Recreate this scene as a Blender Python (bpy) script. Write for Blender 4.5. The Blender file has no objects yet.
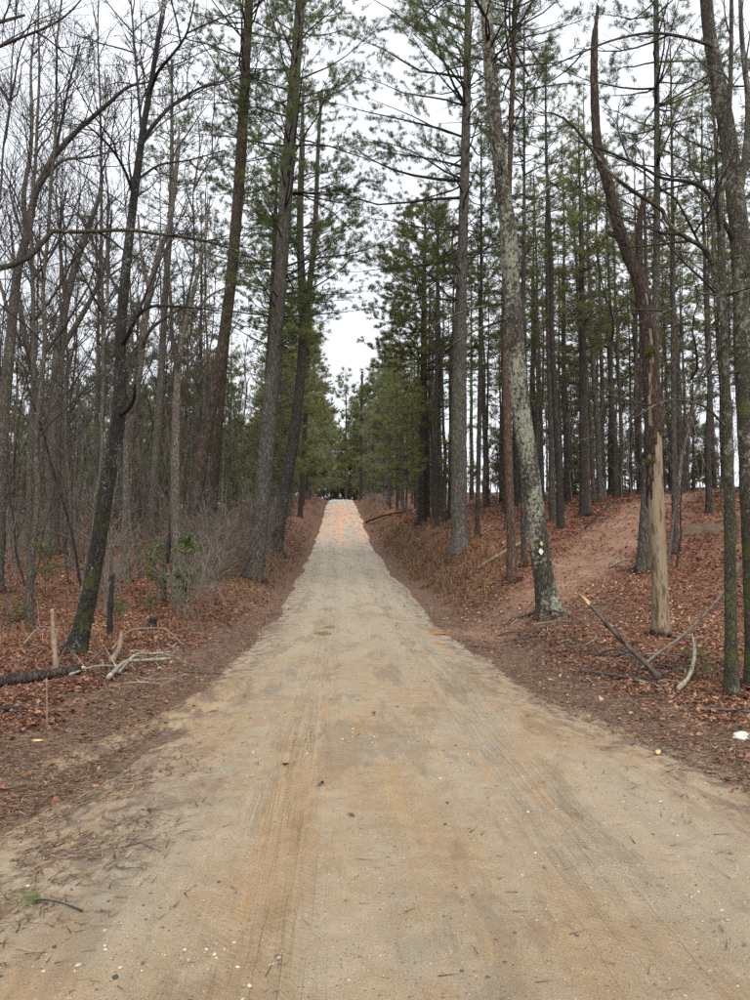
import bpy, math, random
import numpy as np

# ------------------------------------------------------------------ camera, sky, sun, exposure
scene = bpy.context.scene
F, CX, CY, HOR = 750.0, 375.0, 500.0, 550.0          # focal length and horizon row in photo pixels
PITCH = math.atan((HOR - CY) / F)
CAMZ = 1.6
cam_d = bpy.data.cameras.new('camera')
cam = bpy.data.objects.new('camera', cam_d)
scene.collection.objects.link(cam)
cam.location = (0, 0, CAMZ)
cam.rotation_euler = (math.radians(90) + PITCH, 0, 0)
cam_d.sensor_fit = 'VERTICAL'
cam_d.sensor_height = 36.0
cam_d.lens = 36.0 * F / 1000.0
cam_d.clip_start = 0.05
cam_d.clip_end = 3000
scene.camera = cam

SUN_EL, SUN_ROT = 52.0, 165.0
world = bpy.data.worlds.new('World')
scene.world = world
world.use_nodes = True
wn, wl = world.node_tree.nodes, world.node_tree.links
wn.clear()
w_out = wn.new('ShaderNodeOutputWorld')
w_bg = wn.new('ShaderNodeBackground')
w_sky = wn.new('ShaderNodeTexSky')
w_sky.sky_type = 'NISHITA'
w_sky.sun_disc = False
w_sky.sun_elevation = math.radians(SUN_EL)
w_sky.sun_rotation = math.radians(SUN_ROT)
w_sky.dust_density = 3.0
w_hsv = wn.new('ShaderNodeHueSaturation')
w_hsv.inputs['Saturation'].default_value = 0.12
w_mix = wn.new('ShaderNodeMix')
w_mix.data_type = 'RGBA'
w_mix.inputs[0].default_value = 0.72
w_tc = wn.new('ShaderNodeTexCoord')
w_noise = wn.new('ShaderNodeTexNoise')
w_noise.inputs['Scale'].default_value = 2.2
w_noise.inputs['Detail'].default_value = 4.0
w_ramp = wn.new('ShaderNodeValToRGB')                # flat cloud deck, faintly uneven
w_ramp.color_ramp.elements[0].position = 0.3
w_ramp.color_ramp.elements[0].color = (7.0, 7.45, 8.2, 1)
w_ramp.color_ramp.elements[1].position = 0.72
w_ramp.color_ramp.elements[1].color = (8.6, 9.0, 9.7, 1)
wl.new(w_tc.outputs['Generated'], w_noise.inputs['Vector'])
wl.new(w_noise.outputs['Fac'], w_ramp.inputs[0])
wl.new(w_sky.outputs[0], w_hsv.inputs['Color'])
wl.new(w_hsv.outputs[0], w_mix.inputs[6])
wl.new(w_ramp.outputs[0], w_mix.inputs[7])
wl.new(w_mix.outputs[2], w_bg.inputs[0])
w_bg.inputs[1].default_value = 0.05
wl.new(w_bg.outputs[0], w_out.inputs[0])

sun_d = bpy.data.lights.new('sun', 'SUN')
sun_d.energy = 1.1
sun_d.angle = math.radians(60)
sun_d.color = (1.0, 0.96, 0.90)
sun = bpy.data.objects.new('sun', sun_d)
scene.collection.objects.link(sun)
sun.rotation_euler = (math.radians(90 - SUN_EL), 0, math.radians(180 - SUN_ROT))
scene.view_settings.view_transform = 'Standard'
scene.view_settings.look = 'None'
scene.view_settings.gamma = 1.0
scene.view_settings.exposure = 1.92
scene.cycles.max_bounces = 5
scene.cycles.diffuse_bounces = 3
scene.cycles.sampling_pattern = 'TABULATED_SOBOL'
scene.cycles.glossy_bounces = 2
scene.cycles.transmission_bounces = 3
scene.cycles.use_denoising = False
scene.render.use_persistent_data = False

COL = scene.collection
RNG = np.random.default_rng(7)

# ------------------------------------------------------------------ numeric helpers
_T = np.random.default_rng(11).random((256, 256)).astype(np.float32)

def vnoise(x, y):
    x = np.asarray(x, float); y = np.asarray(y, float)
    xi = np.floor(x).astype(int); yi = np.floor(y).astype(int)
    fx = x - xi; fy = y - yi
    fx = fx * fx * (3 - 2 * fx); fy = fy * fy * (3 - 2 * fy)
    a = _T[xi & 255, yi & 255]; b = _T[(xi + 1) & 255, yi & 255]
    c = _T[xi & 255, (yi + 1) & 255]; d = _T[(xi + 1) & 255, (yi + 1) & 255]
    return (a * (1 - fx) + b * fx) * (1 - fy) + (c * (1 - fx) + d * fx) * fy

def fbm(x, y, o=4):
    s = 0; a = 0.5; t = 0
    for i in range(o):
        s = s + a * vnoise(x * 2 ** i + 17.3 * i, y * 2 ** i + 9.1 * i); t += a; a *= 0.5
    return s / t - 0.5

def sstep(a, b, x):
    t = np.clip((np.asarray(x, float) - a) / (b - a), 0, 1)
    return t * t * (3 - 2 * t)

def unit(v):
    return v / np.maximum(np.linalg.norm(v, axis=-1, keepdims=True), 1e-9)

# ------------------------------------------------------------------ terrain
ROAD_D = np.array([-60, 0, 8, 14.7, 20.5, 26.4, 32, 38, 45, 52, 60, 72, 84, 97, 110, 122, 132, 142, 155, 175, 210, 260, 400, 900])
ROAD_Z = np.array([.5, 0, 0, -.12, -.04, .26, .56, .92, 1.4, 2.0, 2.8, 4.2, 5.6, 7.0, 8.4, 9.6, 10.4, 10.75, 10.6, 9.8, 8.0, 7.0, 6.0, 5.0])
_dd = np.linspace(-60, 900, 9601)
_zz = np.interp(_dd, ROAD_D, ROAD_Z)
_k = np.ones(41) / 41
_zz = np.convolve(np.pad(_zz, 20, mode='edge'), _k, mode='valid')

def road_z(y):
    return np.interp(y, _dd, _zz)

def road_x(y):
    y = np.asarray(y, float)
    return 0.33 - 0.048 * y + 0.10 * np.exp(-((y - 20) / 9) ** 2) - 0.00012 * np.maximum(y - 128, 0) ** 2 * (y < 400)

RB_D = [0, 9, 12, 15, 20, 25, 33, 42, 60, 100, 130, 180]
RB_H = [0, 0, .15, .40, .85, 1.35, 1.9, 2.0, 1.6, 1.0, .7, .4]
LB_D = [0, 11, 14, 18, 25, 30, 45, 60, 100, 140, 180]
LB_H = [0, 0, .05, .25, .55, .8, 1.0, 1.1, .8, .5, .3]

def terrain(x, y, fine=True):
    x = np.asarray(x, float); y = np.asarray(y, float)
    u = x - road_x(y)
    zr = road_z(y)
    z_side_r = np.minimum(zr, 3.4 + 0.12 * (zr - 3.4))
    z_side_l = np.minimum(zr, 3.0 + 0.35 * (zr - 3.0))
    base = np.where(u > 0, zr + (z_side_r - zr) * sstep(9, 30, u), zr + (z_side_l - zr) * sstep(7, 30, -u))
    rb = np.interp(y, RB_D, RB_H); lb = np.interp(y, LB_D, LB_H)
    r = rb * sstep(2.15, 4.3, u) + 2.2 * (1 - np.exp(-np.maximum(u - 4.2, 0) / 9.0)) * sstep(9, 29, y)
    l = lb * sstep(2.2, 4.0, -u) + 0.7 * (1 - np.exp(-np.maximum(-u - 4.0, 0) / 10.0)) * sstep(14, 35, y)
    ditch = -0.10 * np.exp(-((u - 2.75) / .35) ** 2) * sstep(9, 16, y) - 0.08 * np.exp(-((u + 2.5) / .35) ** 2) * sstep(13, 18, y)
    off = sstep(2.4, 4.0, np.abs(u))
    z = base + np.where(u > 0, r, l) + ditch + off * 0.45 * fbm(x * .16 + 5, y * .16, 3)
    if fine:
        z = z + off * 0.16 * fbm(x * .9, y * .9, 3)
    return z

_cp, _sp = math.cos(PITCH), math.sin(PITCH)

def ray(px, py):
    """direction of a photo pixel, scaled so that its y component is 1"""
    a = (px - CX) / F; b = (CY - py) / F
    d = np.array([a, _cp - b * _sp, _sp + b * _cp])
    return d / d[1]

def at(px, py, d):
    r = ray(px, py)
    return np.array([r[0] * d, d, CAMZ + r[2] * d])

def ground_at(px, py, dmin=2.0, dmax=140.0):
    r = ray(px, py)
    ds = np.linspace(dmin, dmax, 6000)
    z = CAMZ + r[2] * ds
    t = terrain(r[0] * ds, ds)
    hit = np.nonzero(z <= t)[0]
    d = ds[hit[0]] if len(hit) else 60.0
    return np.array([r[0] * d, d, float(terrain(r[0] * d, d))])

def gz(x, y):
    return float(terrain(x, y))

# ------------------------------------------------------------------ mesh helpers
class Geo:
    """collects arrays of vertices, quads and triangles, with a material slot and a random value for each vertex"""
    def __init__(s):
        s.V = []; s.Q = []; s.T = []; s.mq = []; s.mt = []; s.R = []; s.n = 0
    def add(s, V, Q=None, T=None, mat=0, rnd=None):
        V = np.asarray(V, np.float32).reshape(-1, 3)
        if Q is not None and len(Q):
            Q = np.asarray(Q, np.int64).reshape(-1, 4) + s.n; s.Q.append(Q); s.mq.append(np.full(len(Q), mat))
        if T is not None and len(T):
            T = np.asarray(T, np.int64).reshape(-1, 3) + s.n; s.T.append(T); s.mt.append(np.full(len(T), mat))
        s.V.append(V)
        s.R.append(np.zeros(len(V), np.float32) if rnd is None else np.asarray(rnd, np.float32))
        s.n += len(V)
    def mesh(s, name, mats, smooth=True, use_rnd=False, flip=None):
        V = np.concatenate(s.V) if s.V else np.zeros((0, 3), np.float32)
        Q = np.concatenate(s.Q) if s.Q else np.zeros((0, 4), np.int64)
        T = np.concatenate(s.T) if s.T else np.zeros((0, 3), np.int64)
        me = bpy.data.meshes.new(name)
        me.vertices.add(len(V)); me.vertices.foreach_set('co', V.ravel())
        nl = 4 * len(Q) + 3 * len(T); nf = len(Q) + len(T)
        me.loops.add(nl); me.polygons.add(nf)
        me.loops.foreach_set('vertex_index', np.concatenate([Q.ravel(), T.ravel()]).astype(np.int32))
        st = np.concatenate([np.arange(len(Q)) * 4, 4 * len(Q) + np.arange(len(T)) * 3]).astype(np.int32)
        me.polygons.foreach_set('loop_start', st)
        if not isinstance(mats, (list, tuple)): mats = [mats]
        for m in mats: me.materials.append(m)
        if len(mats) > 1:
            mi = np.concatenate(s.mq + s.mt).astype(np.int32)
            me.polygons.foreach_set('material_index', mi)
        me.polygons.foreach_set('use_smooth', np.full(nf, smooth))
        if use_rnd:
            at_ = me.attributes.new('rnd', 'FLOAT', 'POINT')
            at_.data.foreach_set('value', np.concatenate(s.R))
        me.update(calc_edges=True)
        return me

FINE = ('dead_branches', 'crown', 'needles', 'twigs', 'stems', 'leaves', 'blades')

def link(name, data, parent=None, loc=None):
    o = bpy.data.objects.new(name, data)
    COL.objects.link(o)
    if parent is not None: o.parent = parent
    if name in FINE: o['kind'] = 'stuff'
    if loc is not None: o.location = [float(v) for v in loc]
    return o

def tag(o, label=None, cat=None, group=None, kind=None):
    if label: o['label'] = label
    if cat: o['category'] = cat
    if group: o['group'] = group
    if kind: o['kind'] = kind
    return o

def thing(name, label, cat, loc, group=None, rz=0.0, sc=1.0):
    o = link(name, None, None, loc)
    o.empty_display_size = 0.2
    o.rotation_euler = (0, 0, rz); o.scale = (sc, sc, sc)
    return tag(o, label, cat, group)

def tubes(geo, P, R, k, mat=0, rnd=None, bump=0.0, cap=False, rng=RNG):
    """batch of tubes: P (m,n,3) centre lines, R (m,n) radii, k sides"""
    P = np.asarray(P, float); R = np.asarray(R, float)
    if P.ndim == 2: P = P[None]; R = R[None]
    m, n, _ = P.shape
    t = unit(np.gradient(P, axis=1))
    mean = unit(P[:, -1] - P[:, 0])
    ref = np.where(np.abs(mean[:, 2:3]) > .7, np.array([[1., 0, 0]]), np.array([[0., 0, 1.]]))
    a = unit(np.cross(t, ref[:, None, :])); b = np.cross(t, a)
    th = np.arange(k) * 2 * math.pi / k
    rr = R[:, :, None] * np.ones(k)
    if bump: rr = rr * (1 + bump * rng.standard_normal((m, n, k)))
    V = P[:, :, None, :] + rr[..., None] * (a[:, :, None, :] * np.cos(th)[:, None] + b[:, :, None, :] * np.sin(th)[:, None])
    idx = np.arange(m * n * k).reshape(m, n, k)
    i0 = idx[:, :-1]; i1 = idx[:, 1:]
    Q = np.stack([i0, np.roll(i0, -1, 2), np.roll(i1, -1, 2), i1], -1).reshape(-1, 4)
    T = None
    if cap:
        T = []
        for j in range(m):
            for e in (0, n - 1):
                ring = idx[j, e]
                for q in range(1, k - 1):
                    T.append((ring[0], ring[q + 1], ring[q]) if e == 0 else (ring[0], ring[q], ring[q + 1]))
    rv = None
    if rnd is not None: rv = np.repeat(np.asarray(rnd, float), n * k)
    geo.add(V.reshape(-1, 3), Q, T, mat, rv)

def spline(pts, n):
    """resample control points by a Catmull-Rom curve; pts (m,c) with any extra columns"""
    p = np.asarray(pts, float)
    if len(p) == 2:
        t = np.linspace(0, 1, n)[:, None]; return p[0] * (1 - t) + p[1] * t
    q = np.vstack([2 * p[0] - p[1], p, 2 * p[-1] - p[-2]])
    seg = np.linalg.norm(np.diff(p[:, :3], axis=0), axis=1); cum = np.concatenate([[0], np.cumsum(seg)])
    s = np.linspace(0, cum[-1], n)
    i = np.clip(np.searchsorted(cum, s, side='right') - 1, 0, len(p) - 2)
    t = ((s - cum[i]) / np.maximum(seg[i], 1e-9))[:, None]
    a, b, c, d = q[i], q[i + 1], q[i + 2], q[i + 3]
    return .5 * (2 * b + (c - a) * t + (2 * a - 5 * b + 4 * c - d) * t ** 2 + (3 * b - a - 3 * c + d) * t ** 3)

def sample(P, idx, s):
    n = P.shape[1]
    f = s * (n - 1); i = np.clip(f.astype(int), 0, n - 2); w = (f - i)[:, None]
    pos = P[idx, i] * (1 - w) + P[idx, i + 1] * w
    return pos, unit(P[idx, i + 1] - P[idx, i])

def side_dirs(t, ang, rng, up=0.0, flat=0.0):
    r = rng.standard_normal(t.shape)
    if flat: r[:, 2] *= (1 - flat)
    perp = unit(r - (r * t).sum(1, keepdims=True) * t)
    a = np.asarray(ang)[:, None]
    d = np.cos(a) * t + np.sin(a) * perp
    d[:, 2] += up
    return unit(d)

def grow(pos, d, L, n, rng, up=0.0, wig=0.1):
    m = len(pos); P = np.zeros((m, n, 3)); P[:, 0] = pos; d = d.copy()
    st = (L / (n - 1))[:, None]
    for i in range(1, n):
        P[:, i] = P[:, i - 1] + d * st
        d = d + wig * rng.standard_normal((m, 3)); d[:, 2] += up
        d = unit(d)
    return P

def taper(r0, r1, n):
    t = np.linspace(0, 1, n)
    return np.asarray(r0)[:, None] * (1 - t) + np.asarray(r1)[:, None] * t

# ------------------------------------------------------------------ materials
def new_mat(name):
    m = bpy.data.materials.new(name); m.use_nodes = True
    nt = m.node_tree; nt.nodes.clear()
    out = nt.nodes.new('ShaderNodeOutputMaterial')
    return m, nt, out

class N:
    """small wrapper to write node graphs compactly"""
    def __init__(s, nt): s.nt = nt
    def new(s, t, **kw):
        n = s.nt.nodes.new(t)
        for k, v in kw.items(): setattr(n, k, v)
        return n
    def put(s, sock, v):
        if hasattr(v, 'node') or isinstance(v, bpy.types.NodeSocket): s.nt.links.new(v, sock)
        elif isinstance(v, (tuple, list)) and len(v) == 3 and sock.type == 'RGBA': sock.default_value = (*v, 1)
        else: sock.default_value = v
    def obj(s): return s.new('ShaderNodeTexCoord').outputs['Object']
    def pos(s): return s.new('ShaderNodeNewGeometry').outputs['Position']
    def attr(s, name): return s.new('ShaderNodeAttribute', attribute_name=name).outputs['Fac']
    def mapping(s, v, sc, loc=(0, 0, 0)):
        n = s.new('ShaderNodeMapping'); s.put(n.inputs['Vector'], v); n.inputs['Scale'].default_value = sc
        n.inputs['Location'].default_value = loc; return n.outputs[0]
    def noise(s, v, scale, detail=4, rough=.55, dist=0.0):
        n = s.new('ShaderNodeTexNoise'); s.put(n.inputs['Vector'], v); n.inputs['Scale'].default_value = scale
        n.inputs['Detail'].default_value = detail; n.inputs['Roughness'].default_value = rough
        n.inputs['Distortion'].default_value = dist; return n.outputs['Fac']
    def voro(s, v, scale, feature='F1', out='Distance', rand=1.0):
        n = s.new('ShaderNodeTexVoronoi', feature=feature); s.put(n.inputs['Vector'], v)
        n.inputs['Scale'].default_value = scale; n.inputs['Randomness'].default_value = rand; return n.outputs[out]
    def ramp(s, v, stops):
        n = s.new('ShaderNodeValToRGB'); s.put(n.inputs[0], v)
        e = n.color_ramp.elements
        while len(e) < len(stops): e.new(0.5)
        for i, (p, c) in enumerate(stops):
            e[i].position = p; e[i].color = (c, c, c, 1) if isinstance(c, (int, float)) else (*c, 1)
        return n.outputs[0]
    def mix(s, f, a, b, blend='MIX'):
        n = s.new('ShaderNodeMix', data_type='RGBA', blend_type=blend)
        s.put(n.inputs[0], f); s.put(n.inputs[6], a); s.put(n.inputs[7], b); return n.outputs[2]
    def math(s, op, a, b=0.0, clamp=False):
        n = s.new('ShaderNodeMath', operation=op, use_clamp=clamp); s.put(n.inputs[0], a); s.put(n.inputs[1], b); return n.outputs[0]
    def sep(s, v):
        n = s.new('ShaderNodeSeparateXYZ'); s.put(n.inputs[0], v); return n.outputs
    def bump(s, h, strength, dist):
        n = s.new('ShaderNodeBump'); s.put(n.inputs['Height'], h)
        n.inputs['Strength'].default_value = strength; n.inputs['Distance'].default_value = dist; return n.outputs[0]
    def objrand(s): return s.new('ShaderNodeObjectInfo').outputs['Random']
    def bsdf(s, out, col, rough=.8, normal=None, spec=.3, trans=None):
        b = s.new('ShaderNodeBsdfPrincipled')
        s.put(b.inputs['Base Color'], col); s.put(b.inputs['Roughness'], rough)
        s.put(b.inputs['Specular IOR Level'], spec)
        if normal is not None: s.put(b.inputs['Normal'], normal)
        sh = b.outputs[0]
        if trans:
            t = s.new('ShaderNodeBsdfTranslucent'); s.put(t.inputs[0], col)
            mx = s.new('ShaderNodeMixShader'); mx.inputs[0].default_value = trans
            s.nt.links.new(sh, mx.inputs[1]); s.nt.links.new(t.outputs[0], mx.inputs[2]); sh = mx.outputs[0]
        s.nt.links.new(sh, out.inputs['Surface'])
        return b

def bark(name, dark, light, lichen=0.0, lcol=(.36, .38, .30), moss=0.0, mcol=(.10, .13, .02), plate=1.0, bare=None, lscale=9.0, hi=(2.5, 5.0)):
    m, nt, out = new_mat(name); g = N(nt)
    co = g.obj()
    st = g.mapping(co, (1, 1, .22))
    fine = g.noise(st, 34, 6, .65)
    wn_ = g.new('ShaderNodeTexNoise'); g.put(wn_.inputs['Vector'], st); wn_.inputs['Scale'].default_value = 14; wn_.inputs['Detail'].default_value = 4
    wv = g.new('ShaderNodeVectorMath', operation='SCALE'); g.put(wv.inputs[0], wn_.outputs['Color']); wv.inputs['Scale'].default_value = .16
    wa = g.new('ShaderNodeVectorMath', operation='ADD'); g.put(wa.inputs[0], st); g.put(wa.inputs[1], wv.outputs[0])
    pl = g.voro(wa.outputs[0], 19 / plate, 'DISTANCE_TO_EDGE')
    crack = g.ramp(pl, [(0, .15), (.22, 1)])
    h = g.math('MULTIPLY', crack, g.math('ADD', fine, .35))
    col = g.mix(g.ramp(h, [(.12, 0), (.85, 1)]), dark, light)
    big = g.noise(co, 1.7, 3)
    col = g.mix(g.ramp(big, [(.35, 0), (.7, .55)]), col, tuple(.62 * (a + b) / 2 for a, b in zip(dark, light)))
    if lichen:
        sp = g.math('ADD', g.math('MULTIPLY', g.noise(co, lscale * 1.9, 7, .78, .5), .55), g.math('MULTIPLY', g.noise(g.mapping(co, (1, 1, .4)), 2.1, 3), .45))
        sp2 = g.noise(g.mapping(co, (1, 1, .6), (3, 5, 1)), lscale * 3.1, 3, .6)
        amt = g.math('MULTIPLY', g.ramp(sp, [(.655 - .135 * lichen, 0), (.685 - .125 * lichen, 1)]), g.ramp(sp2, [(.38, 0), (.52, 1)]))
        col = g.mix(amt, col, g.mix(sp2, lcol, tuple(c * .62 for c in lcol)))
    if moss:
        zc = g.sep(co)[2]
        mm = g.noise(co, 5, 5, .7)
        mz = g.new('ShaderNodeMapRange'); g.put(mz.inputs[0], zc)
        mz.inputs[1].default_value = 0.0; mz.inputs[2].default_value = hi[1]; mz.inputs[3].default_value = .13; mz.inputs[4].default_value = -.06
        ma = g.ramp(g.math('ADD', mm, mz.outputs[0]), [(.76 - .20 * moss, 0), (.90 - .18 * moss, 1)])
        col = g.mix(ma, col, g.mix(fine, tuple(c * .5 for c in mcol), mcol))
    if bare is not None:                                   # wood stripped of its bark up to a ragged height
        zc = g.sep(co)[2]
        zz = g.math('ADD', zc, g.math('MULTIPLY', g.math('SUBTRACT', g.noise(g.mapping(co, (1, 1, .3)), 6, 5, .75), .5), 6.0))
        strip = g.ramp(g.math('DIVIDE', zz, 10.0), [((hi[0] - .12) / 10, 1), ((hi[0] + .12) / 10, 0)])
        wood = g.mix(g.noise(g.mapping(co, (1, 1, .06)), 42, 5, .7), tuple(c * .30 for c in bare), tuple(min(1, c * 1.6) for c in bare))
        wood = g.mix(g.ramp(g.noise(g.mapping(co, (1, 1, .16)), 13, 5, .7), [(.52, 0), (.60, .85)]), wood, (.075, .045, .028))
        wood = g.mix(g.ramp(g.noise(g.mapping(co, (1, 1, .10), (4, 2, 0)), 38, 3, .6), [(.60, 0), (.66, .9)]), wood, (.03, .02, .014))
        foot = g.ramp(g.math('ADD', zc, g.math('MULTIPLY', g.noise(co, 6, 3), .35)), [(.27, 1), (.36, 0)])
        wood = g.mix(foot, wood, (.025, .018, .012))
        col = g.mix(strip, col, wood)
        h = g.mix(strip, h, g.math('MULTIPLY', g.noise(g.mapping(co, (1, 1, .05)), 30, 4, .6), .5))
    v = g.math('ADD', .78, g.math('MULTIPLY', g.objrand(), .44))
    hv = g.new('ShaderNodeHueSaturation'); g.put(hv.inputs['Color'], col); g.put(hv.inputs['Value'], v)
    g.bsdf(out, hv.outputs[0], .85, g.bump(g.math('ADD', h, g.math('MULTIPLY', fine, .4)), .9, .03), .25)
    return m

def varied(name, stops, rough=.75, trans=None, spec=.25, tone=None):
    """colour chosen per piece by the mesh attribute rnd, with an optional tone of the whole object"""
    m, nt, out = new_mat(name); g = N(nt)
    col = g.ramp(g.attr('rnd'), stops)
    if tone:
        hv = g.new('ShaderNodeHueSaturation'); g.put(hv.inputs['Color'], col)
        g.put(hv.inputs['Value'], g.math('ADD', 1 - tone, g.math('MULTIPLY', g.objrand(), 2 * tone)))
        g.put(hv.inputs['Hue'], g.math('ADD', .49, g.math('MULTIPLY', g.objrand(), .02)))
        col = hv.outputs[0]
    g.bsdf(out, col, rough, None, spec, trans)
    return m

def plain(name, a, b, scale=20, rough=.8, spec=.3, stretch=(1, 1, 1), bump=.3):
    m, nt, out = new_mat(name); g = N(nt)
    n = g.noise(g.mapping(g.obj(), stretch), scale, 5, .65)
    g.bsdf(out, g.mix(g.ramp(n, [(.3, 0), (.7, 1)]), a, b), rough, g.bump(n, bump, .02), spec)
    return m

M = {}
M['bark_pine'] = bark('pine_bark', (.020, .017, .013), (.120, .103, .083), .35, (.30, .32, .26))
M['bark_grey_lichen'] = bark('lichen_pine_bark', (.015, .013, .010), (.088, .078, .060), 1.2, (.32, .32, .235), .22, (.07, .08, .022), lscale=6.0)
M['bark_grey'] = bark('grey_pine_bark', (.028, .024, .019), (.155, .140, .115), .6, (.27, .28, .22), .30, (.06, .068, .022), lscale=9)
M['bark_red'] = bark('reddish_pine_bark', (.018, .013, .010), (.105, .074, .057), .08, plate=1.3)
M['bark_dark'] = bark('dark_pine_bark', (.013, .011, .009), (.078, .064, .054), .12)
M['bark_orange'] = bark('peeling_orange_bark', (.03, .02, .014), (.16, .10, .07), .15)
M['bark_black_moss'] = bark('mossy_black_bark', (.008, .007, .006), (.044, .038, .030), .62, (.46, .47, .43), .95, (.075, .085, .016), .7, lscale=16, hi=(0, 6.0))
M['bark_bare'] = bark('grey_brown_bark', (.040, .034, .026), (.185, .160, .125), .35, (.26, .27, .20), .25, (.07, .08, .02), .7)
M['bark_pale'] = bark('pale_grey_bark', (.05, .043, .034), (.21, .185, .145), .45, (.34, .34, .28), 0, plate=.8)
M['bark_snag'] = bark('half_stripped_bark', (.020, .014, .010), (.115, .078, .052), .10, moss=.0, bare=(.27, .205, .130), hi=(9.0, 3))
M['snag_bark'] = bark('snag_bark', (.016, .011, .008), (.095, .062, .042), .10)
M['bark_right'] = bark('mottled_bark', (.022, .019, .013), (.088, .074, .053), .95, (.27, .27, .205), .95, (.10, .115, .028), .35, lscale=8, hi=(0, 9.0))
M['twig'] = plain('twig_bark', (.036, .030, .025), (.105, .090, .073), 9)
M['twig_grey'] = plain('pale_brush_bark', (.10, .088, .068), (.22, .195, .155), 5)
M['twig_dark'] = plain('dark_twig_bark', (.014, .012, .011), (.045, .038, .032), 9)
M['twig_brown'] = plain('brown_brush_bark', (.080, .058, .044), (.175, .135, .102), 6)
M['needles'] = varied('white_pine_needles', [(0, (.050, .068, .020)), (.5, (.095, .118, .036)), (1, (.170, .184, .062))], .5, .5, tone=.2)
M['needles_olive'] = varied('olive_pine_needles', [(0, (.085, .095, .030)), (.5, (.150, .158, .052)), (1, (.240, .225, .085))], .5, .5, tone=.2)
M['needles_hazed'] = varied('hazed_pine_needles', [(0, (.115, .125, .070)), (.5, (.175, .185, .105)), (1, (.25, .25, .15))], .6, .5, tone=.2)  # distance haze put into the needle colour: paler, greyer green
M['evergreen'] = varied('evergreen_leaf', [(0, (.05, .085, .02)), (.6, (.10, .15, .035)), (1, (.19, .23, .06))], .4, .3)
M['grass'] = varied('moss_and_grass', [(0, (.07, .09, .02)), (1, (.16, .18, .05))], .7, .3)
LEAFSTOPS = [(0, (.034, .017, .012)), (.3, (.098, .042, .026)), (.6, (.190, .082, .046)), (.84, (.280, .138, .078)), (.95, (.35, .22, .125)), (1, (.43, .32, .20))]
M['leaf'] = varied('dead_leaf', LEAFSTOPS, .62, .15, .35)
M['leaf_orange'] = varied('orange_dead_leaf', [(0, (.22, .07, .02)), (1, (.40, .16, .05))], .6, .3)
M['needle_litter'] = varied('fallen_needles', [(0, (.028, .018, .013)), (.45, (.085, .048, .030)), (.8, (.22, .13, .075)), (1, (.36, .25, .16))], .7)
M['dead_grass'] = varied('dead_grass', [(0, (.11, .058, .028)), (.6, (.21, .12, .058)), (1, (.31, .21, .11))], .7, .3)
M['log'] = bark('wet_log_bark', (.016, .012, .010), (.085, .062, .048), .15, moss=0)
M['stick'] = plain('fallen_stick', (.028, .022, .018), (.12, .096, .074), 14, stretch=(1, 1, .4))
M['stick_pale'] = plain('lichen_stick', (.09, .08, .06), (.34, .31, .24), 16)
M['stick_tan'] = plain('barkless_stick', (.11, .072, .050), (.27, .195, .135), 18)
M['wood'] = plain('torn_wood', (.40, .24, .10), (.60, .40, .20), 30, .7)
M['char'] = plain('charred_wood', (.006, .006, .006), (.025, .023, .022), 20, .8)
M['stone'] = varied('gravel_stone', [(0, (.045, .045, .05)), (.35, (.13, .12, .115)), (.7, (.30, .255, .195)), (1, (.50, .455, .38))], .7)
M['paper'] = plain('white_litter', (.35, .32, .28), (.74, .72, .68), 22, .7)
M['blaze_white'] = plain('white_paint', (.38, .37, .32), (.74, .73, .68), 26, .7)
M['blaze_yellow'] = plain('yellow_paint', (.30, .22, .09), (.58, .45, .20), 26, .7)
M['moss'] = varied('bright_moss', [(0, (.05, .06, .012)), (1, (.13, .145, .03))], .9, .2)
M['rock'] = plain('mossy_soil', (.045, .040, .022), (.125, .078, .050), 7, .9, bump=.8)

def water_mat(name, col, rough=.08):
    m, nt, out = new_mat(name); g = N(nt)
    n = g.noise(g.obj(), 9, 3)
    g.bsdf(out, g.mix(n, tuple(c * .75 for c in col), col), rough, g.bump(g.noise(g.obj(), 30, 2), .04, .01), .5)
    return m
M['mud_water'] = water_mat('muddy_water', (.33, .22, .11))
M['orange_water'] = water_mat('orange_clay_water', (.47, .26, .095), .2)

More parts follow.
